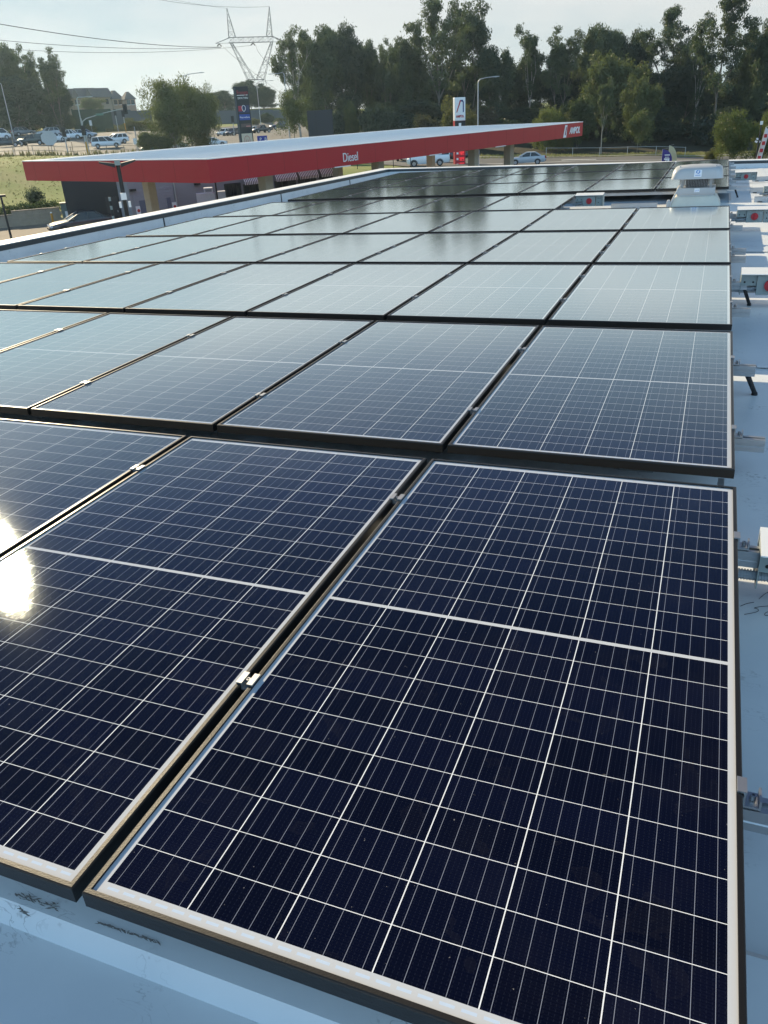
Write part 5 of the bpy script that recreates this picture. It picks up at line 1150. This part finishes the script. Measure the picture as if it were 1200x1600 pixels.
def proto_tree(seed, H, Wd, trunk_frac, stems, lm, per, size, bark=M_BARK, clump=(1.1, .8), spread=.7, up=1.0, depth=2, droop=.5, low=0, asp=.34):
    r = random.Random(seed); m = MB(); tips = []
    for s_ in range(stems):
        a = 2 * math.pi * s_ / stems + r.uniform(-.5, .5); lean = .10 + (.28 if stems > 1 else .03)
        base = Vector((math.cos(a) * .15 * (stems > 1), math.sin(a) * .15 * (stems > 1), -.3)); hh = H * trunk_frac * r.uniform(.85, 1.1)
        top = base + Vector((math.cos(a) * lean * hh, math.sin(a) * lean * hh, hh + .3)); mid = base.lerp(top, .5) + Vector((r.uniform(-.2, .2), r.uniform(-.2, .2), 0))
        rad = .018 * H / (stems ** .4); m.tube([base, base.lerp(mid, .3), mid, top], [rad * 1.25, rad, rad * .85, rad * .7], 8)
        nl = max(3, 5 - stems)
        for k_ in range(nl):
            b_ = 2 * math.pi * k_ / nl + r.uniform(-.6, .6); st = mid.lerp(top, r.uniform(.3, 1))
            limb(m, st, (math.cos(b_) * spread, math.sin(b_) * spread, r.uniform(.5, 1.1) * up), (H - hh) * r.uniform(.42, .62), rad * .55, depth - 1, tips, r, spread, up)
        limb(m, top, (r.uniform(-.15, .15), r.uniform(-.15, .15), 1), (H - hh) * .42, rad * .6, depth - 1, tips, r, spread * .8, up)
    # fit the crown to the wanted height and width
    zs_ = [t[0].z for t in tips]; xs_ = [math.hypot(t[0].x, t[0].y) for t in tips]; sz = (H - clump[1] * .8) / max(zs_); sx = (Wd / 2 - clump[0] * .7) / max(xs_)
    m.v = [(x * sx, y * sx, z * sz if z > 0 else z) for x, y, z in m.v]; cl_ = []
    for p, q in tips:
        c_ = r.uniform(.7, 1.3); cl_.append((p.x * sx, p.y * sx, p.z * sz, clump[0] * c_, clump[0] * c_ * r.uniform(.8, 1.1), clump[1] * c_ * r.uniform(.8, 1.2)))
        if r.random() < .55: cl_.append(((p.x + q.x) / 2 * sx + r.uniform(-.5, .5), (p.y + q.y) / 2 * sx + r.uniform(-.5, .5), (p.z + q.z) / 2 * sz - .3, clump[0] * .7, clump[0] * .7, clump[1] * .7))
    for i in range(low):
        a = r.uniform(0, 6.28); rr = Wd * .42 * r.random() ** .5; cl_.append((rr * math.cos(a), rr * math.sin(a), H * r.uniform(.10, .62), clump[0] * r.uniform(.8, 1.3), clump[0], clump[1] * r.uniform(.9, 1.6)))
    return dict(H=H, W=Wd, trunk=m.mesh('trunk', bark, smooth=True), crown=leaves_mesh('crown', cl_, per, size, asp, lm, droop))
PT = {
 'euc_tall': proto_tree(11, 26, 15, .40, 1, L_EUC, 190, .46, M_BARK, (1.15, .75), .85, 1.0, 3, .7, 4),
 'euc_tall_b': proto_tree(23, 25, 14, .42, 2, L_EUC, 190, .46, M_BARK, (1.1, .75), .75, 1.0, 3, .7, 4),
 'euc_dense': proto_tree(31, 20, 13, .30, 2, L_EUC, 190, .48, M_BARK, (1.25, 1.15), .75, .9, 3, .8, 40),
 'euc_dense_b': proto_tree(47, 19, 14, .28, 2, L_DARK, 190, .48, M_BARK, (1.3, 1.15), .85, .8, 3, .7, 52),
 'euc_airy': proto_tree(59, 20, 12, .36, 1, L_EUC, 170, .44, M_BARKP, (1.0, .7), .75, 1.1, 3, .7, 4),
 'olive': proto_tree(61, 12, 10, .22, 2, L_OLIVE, 190, .40, M_BARK, (.95, .8), .8, .8, 3, .5, 34),
 'wattle': proto_tree(73, 10, 11, .18, 4, L_OLIVE, 150, .34, M_BARK, (1.3, 1.05), .8, .8, 2, .5, 30),
 'slender': proto_tree(83, 8, 6, .32, 1, L_OLIVE, 130, .28, M_BARK, (.95, .75), .8, 1.0, 3, .5, 6),
 'teatree': proto_tree(97, 7, 9, .15, 3, L_TEA, 260, .22, M_BARK, (1.0, .8), .9, .7, 2, .1, 30, asp=.6),
 'yellow': proto_tree(101, 8, 6, .15, 2, L_YEL, 220, .30, M_BARK, (.95, .95), .6, .9, 2, .3, 22, asp=.5),
 'rust': proto_tree(113, 5, 6, .12, 3, L_RUST, 220, .28, M_BARK, (.9, .8), .8, .7, 2, .3, 18, asp=.5),
 'shrub': proto_tree(127, 4, 6, .08, 4, L_DARK, 200, .34, M_BARK, (1.0, .85), .9, .7, 2, .2, 18, asp=.5),
 'small_round': proto_tree(139, 3.4, 3.0, .42, 1, L_DARK, 420, .16, M_BARK, (.62, .5), .8, .8, 2, .2, 0, asp=.6)}
WIDE = {'euc_tall': 1.3, 'euc_tall_b': 1.25, 'euc_dense': 1.35, 'euc_dense_b': 1.4, 'euc_airy': 1.3}
def yt_(y): return y + 20 if y > 200 else (y + 195) / 2
def tree(name, pk, px, ytop, wpx, d, label, cat='tree', ybase=None, rot=None, group=None):
    p = PT[pk]; g = ground_at(px, d, min(300, yt_(ytop))); k = ppm(px, d, 180); W_ = wpx / k * WIDE.get(pk, 1.05); H = zat(px, ytop, d) - g.z
    t = thing(name, label, cat, g, rnd.uniform(0, 6.28) if rot is None else rot, group, scale=(W_ / p['W'], W_ / p['W'], H / p['H']))
    child('trunk', p['trunk'], t); child('crown', p['crown'], t); return t
E_ = 'eucalyptus_tree'; GF = 'eucalypts of the roadside wood'
TREES = [
 (E_, 'euc_dense', 4, 68, 62, 206, 'eucalypt at the left edge, tallest of the left group'), (E_, 'euc_airy', 33, 70, 44, 211, 'eucalypt with gaps near the left edge, leaning right', ), (E_, 'euc_dense_b', 56, 100, 52, 218, 'dark lower eucalypt filling the middle of the left group'),
 (E_, 'euc_tall_b', 82, 73, 58, 202, 'eucalypt with sky gaps at the right end of the left group'), (E_, 'euc_dense_b', 22, 120, 74, 198, 'dark low eucalypt at the foot of the left group'), (E_, 'euc_dense_b', 90, 132, 36, 211, 'small dark eucalypt beside the leftmost townhouse'),
 ('round_tree', 'wattle', 262, 119, 96, 139, 'round multi-stemmed olive tree left of the tenant sign'), ('round_tree', 'wattle', 312, 131, 60, 142, 'narrower olive tree joined to the right of the round one'), ('round_tree', 'olive', 290, 128, 60, 146, 'olive tree behind the two round ones at the left'),
 ('distant_tree', 'euc_dense_b', 352, 142, 54, 293, 'distant dark tree right of the round tree', ), ('distant_tree', 'euc_dense_b', 392, 126, 42, 300, 'distant dark tree behind the tenant sign, below the pylon'), ('distant_tree', 'euc_dense_b', 412, 136, 36, 296, 'distant dark tree right of the tenant sign'),
 ('distant_tree', 'euc_dense_b', 334, 149, 30, 302, 'distant low tree between the round tree and the noise wall trees'), ('distant_tree', 'olive', 146, 152, 44, 278, 'rounded tree in front of the townhouse roofs'),
 ('slender_tree', 'slender', 456, 141, 56, 138, 'slender olive tree with a thin bare stem left of the billboard'),
 (E_, 'euc_airy', 462, 42, 58, 168, 'airy eucalypt with visible limbs, first on the left of the main wood'), (E_, 'euc_dense', 500, 40, 66, 172, 'broad eucalypt behind the billboard'), (E_, 'euc_dense_b', 536, 40, 58, 178, 'dense dark eucalypt right of the billboard'), (E_, 'euc_dense', 571, 64, 42, 184, 'shorter eucalypt in the dip right of the billboard'),
 (E_, 'euc_tall_b', 603, 60, 44, 176, 'slim eucalypt left of the lower saddle of the wood'), (E_, 'euc_dense', 637, 58, 58, 170, 'dense eucalypt left of the tallest pair'), (E_, 'euc_tall', 684, -6, 88, 166, 'very tall sparse eucalypt with bare forked limbs, left of the tallest pair'),
 (E_, 'euc_tall_b', 732, -16, 84, 172, 'very tall sparse eucalypt, right of the tallest pair'), (E_, 'euc_dense_b', 704, 92, 60, 180, 'dark eucalypt filling below the tallest pair'), (E_, 'euc_dense', 772, 74, 56, 170, 'dense eucalypt behind the curved street lamp'),
 (E_, 'euc_airy', 826, 38, 56, 174, 'airy eucalypt with pale stems right of the curved street lamp'), (E_, 'euc_tall_b', 876, 40, 62, 172, 'sparse eucalypt behind the right end of the canopy'), (E_, 'euc_dense', 936, 38, 64, 176, 'eucalypt with a pointed top right of the canopy end'),
 (E_, 'euc_dense_b', 985, 50, 56, 180, 'rounded eucalypt left of the pointed tall one'), (E_, 'euc_tall', 1046, 10, 84, 172, 'tall eucalypt with a spire top above the right-hand wood'), (E_, 'olive', 955, 82, 108, 158, 'broad olive-green tree in front of the right-hand wood'), (E_, 'olive', 1002, 118, 68, 138, 'pale olive tree standing forward of the right-hand wood'),
 (E_, 'euc_tall', 1132, -12, 104, 152, 'tallest eucalypt on the right with pale forked limbs'), (E_, 'euc_dense', 1188, 30, 64, 158, 'dense eucalypt at the right edge'), (E_, 'euc_airy', 1090, 60, 44, 164, 'thin airy eucalypt left of the tallest right one'), (E_, 'euc_dense_b', 1075, 92, 70, 170, 'dark eucalypt under the spire-topped one'), (E_, 'euc_dense_b', 1150, 100, 90, 176, 'dark eucalypt low behind the tallest right one'),
 (E_, 'euc_dense_b', 815, 92, 62, 182, 'dark eucalypt low behind the airy pale-stemmed one'), (E_, 'euc_dense_b', 880, 96, 66, 184, 'dark eucalypt low behind the canopy end'), (E_, 'euc_dense_b', 910, 88, 52, 190, 'dark eucalypt filling the gap right of the canopy end'), (E_, 'olive', 905, 150, 60, 136, 'olive tree just beyond the right end of the canopy'),
 (E_, 'euc_dense_b', 740, 104, 56, 186, 'dark eucalypt low behind the price sign'), (E_, 'euc_dense_b', 654, 96, 56, 186, 'dark eucalypt low left of the price sign'), (E_, 'euc_dense_b', 600, 104, 60, 190, 'dark eucalypt low in the saddle of the wood'), (E_, 'euc_dense_b', 486, 110, 60, 186, 'dark eucalypt low at the left end of the main wood'), (E_, 'euc_dense_b', 1030, 110, 70, 182, 'dark eucalypt low behind the pale olive tree'),
 ('bush', 'shrub', 590, 163, 52, 146, 'dark rounded bush right of the billboard'), ('bush', 'rust', 669, 178, 40, 138, 'reddish brown bush left of the price sign'), ('bush', 'yellow', 706, 149, 46, 134, 'yellow-green bush behind the price sign'), ('bush', 'yellow', 733, 163, 28, 136, 'small yellow-green bush right of the price sign'),
 ('bush', 'teatree', 855, 168, 58, 132, 'flat-topped yellow-green bush above the canopy roof'), ('bush', 'yellow', 885, 176, 24, 130, 'small bright bush beside the canopy end'), ('bush', 'teatree', 1152, 171, 76, 104, 'large domed bush with sunlit top at the right'), ('bush', 'teatree', 1204, 172, 60, 106, 'domed bush cut off by the right edge'),
 ('bush', 'yellow', 1110, 232, 20, 110, 'small ochre bush left of the large domed bush'), ('bush', 'yellow', 1187, 228, 18, 100, 'small ochre bush under the large domed bush'), ('bush', 'shrub', 530, 176, 50, 150, 'dark bush just right of the billboard foot'), ('bush', 'olive', 548, 158, 30, 148, 'light green bush behind the billboard edge'),
 ('bush', 'shrub', 417, 176, 22, 253, 'pale shrub against the noise wall right of the tenant sign'), ('bush', 'yellow', 398, 184, 16, 249, 'ochre shrub below the noise wall beside the tenant sign'), ('bush', 'olive', 436, 184, 26, 241, 'green shrub between the noise wall and the slender tree'),
 ('bush', 'olive', 232, 205, 40, 137, 'low green shrub left of the round tree stems'), ('bush', 'olive', 258, 212, 34, 136, 'low shrub under the round tree'), ('bush', 'yellow', 318, 207, 24, 141, 'ochre shrub right of the round tree stems'), ('bush', 'yellow', 205, 184, 40, 218, 'dry golden shrub on the bank behind the white wagons'),
 ('bush', 'yellow', 228, 186, 34, 221, 'dry golden shrub further right on the bank'), ('bush', 'yellow', 140, 194, 18, 216, 'small light shrub before the ivy wall'), ('bush', 'rust', 45, 186, 34, 216, 'brownish shrub at the foot of the left eucalypts'), ('bush', 'shrub', 88, 180, 54, 221, 'dark shrub at the foot of the left eucalypts'),
]
for i, px in enumerate(range(615, 1230, 42)):
    TREES.append(('undergrowth_bush', ('shrub', 'euc_dense_b', 'shrub', 'rust')[i % 4], px, 176 + 10 * (i % 3) - 8 * (i % 2) - (20 if i % 4 == 1 else 0), 74, 150 + 9 * (i % 3), 'dark undergrowth bush in the shade of the roadside wood'))
SP = {'pine': 0}
cnt = 0
for T_ in TREES:
    nm, pk, px, yt, wpx, d, lb = T_[:7]
    gr = GF if nm == E_ else 'dark undergrowth in the wood' if nm == 'undergrowth_bush' else 'distant trees' if nm == 'distant_tree' else 'bushes and small trees'
    tree(nm, pk, px, yt, wpx, d, lb, 'bush' if 'bush' in nm else 'tree', group=gr)
tree('lawn_tree', 'slender', 1000, 170, 46, 124, 'young dark-stemmed tree on the lawn strip at the right', group='bushes and small trees')
tree('lawn_tree', 'euc_airy', 945, 120, 34, 126, 'slim tree by the pale fence right of the canopy', group='bushes and small trees')
tree('small_tree', 'small_round', 54, 293, 33, 77.5, 'small dark round-headed tree on the grass bank behind the hedge', group='bushes and small trees')
# clipped hedge on the retaining wall
hd = thing('hedge', 'low leafy green hedge along the top of the retaining wall', 'hedge', ground_at(40, 75, 335)); o0 = Vector(hd.matrix_world.translation); cl_ = []; mb = MB()
for px in np.arange(-160, 96, 3.2):
    q = ground_at(px, 74.4 + .5 * rnd.random(), 338) - o0; cl_.append((q.x, q.y, q.z + 1.15 + rnd.uniform(-.1, .15), .5, .5, .42)); mb.rod((q.x, q.y, q.z - .1), (q.x + rnd.uniform(-.1, .1), q.y, q.z + 1.1), .03, .015, 5)
child('foliage', leaves_mesh('foliage', cl_, 520, .15, .55, leaf_mat('hedge_leaf', (.028, .055, .018), (.06, .095, .03), .3, 2.0), .1), hd); mb.build('stems', M_BARK, hd, fix=False)
# tufts of grass on the bank and verge
def tufts(name, label, px0, px1, d0, d1, n_, h, m_):
    P_ = []
    for _ in range(n_):
        px = rnd.uniform(px0, px1); d = rnd.uniform(d0, d1); q = ground_at(px, d); P_.append((q.x, q.y, q.z, h * rnd.uniform(.5, 1.4), rnd.uniform(0, 6.28)))
    V, F = [], []
    for x, y, z, hh, a in P_:
        for j in range(3):
            b_ = a + j * 2.1; wx, wy = .09 * math.cos(b_), .09 * math.sin(b_); lx, ly = rnd.uniform(-.15, .15), rnd.uniform(-.15, .15); i0 = len(V)
            V += [(x - wx, y - wy, z - .05), (x + wx, y + wy, z - .05), (x + lx, y + ly, z + hh)]; F.append((i0, i0 + 1, i0 + 2))
    m = MB(); m.add(V, F); tag(m.build(name, m_, fix=False), label, 'grass', kind='stuff')
L_GRASS = leaf_mat('grass_blade', (0.20, 0.22, 0.06), (0.42, 0.35, 0.16), .4, .2)
tufts('bank_grass', 'dry green and straw coloured grass on the bank below the road', -160, 100, 78, 133, 1500, .10, L_GRASS)
tufts('verge_grass', 'tall dry grass along the road verge fence', -20, 215, 132, 135, 220, .6, leaf_mat('straw_blade', (.16, .14, .06), (.26, .21, .11), .4, .3))
tufts('lawn_grass', 'grass on the strip beyond the far road', 600, 1240, 119.5, 125, 3500, .25, L_GRASS)
tufts('far_bank_grass', 'golden dry grass on the bank below the townhouses', 165, 250, 216, 238, 2500, .7, leaf_mat('gold_blade', (.16, .13, .05), (.26, .20, .09), .4, .3))

# ------------------------------------------------------------------ light haze in the air
HZ = bpy.data.materials.new('haze_air'); HZ.use_nodes = True; t = HZ.node_tree; t.nodes.clear()
o_ = N(t, 'ShaderNodeOutputMaterial'); pv = N(t, 'ShaderNodeVolumePrincipled'); pv.inputs['Color'].default_value = (.60, .82, 1.0, 1); pv.inputs['Density'].default_value = 0.00019; pv.inputs['Anisotropy'].default_value = 0.6
t.links.new(pv.outputs[0], o_.inputs['Volume'])
mb = MB(); mb.bb((-700, -400, -14), (500, 800, 48)); hz = mb.build('haze', HZ); tag(hz, 'thin pale haze in the air', 'haze', kind='stuff')
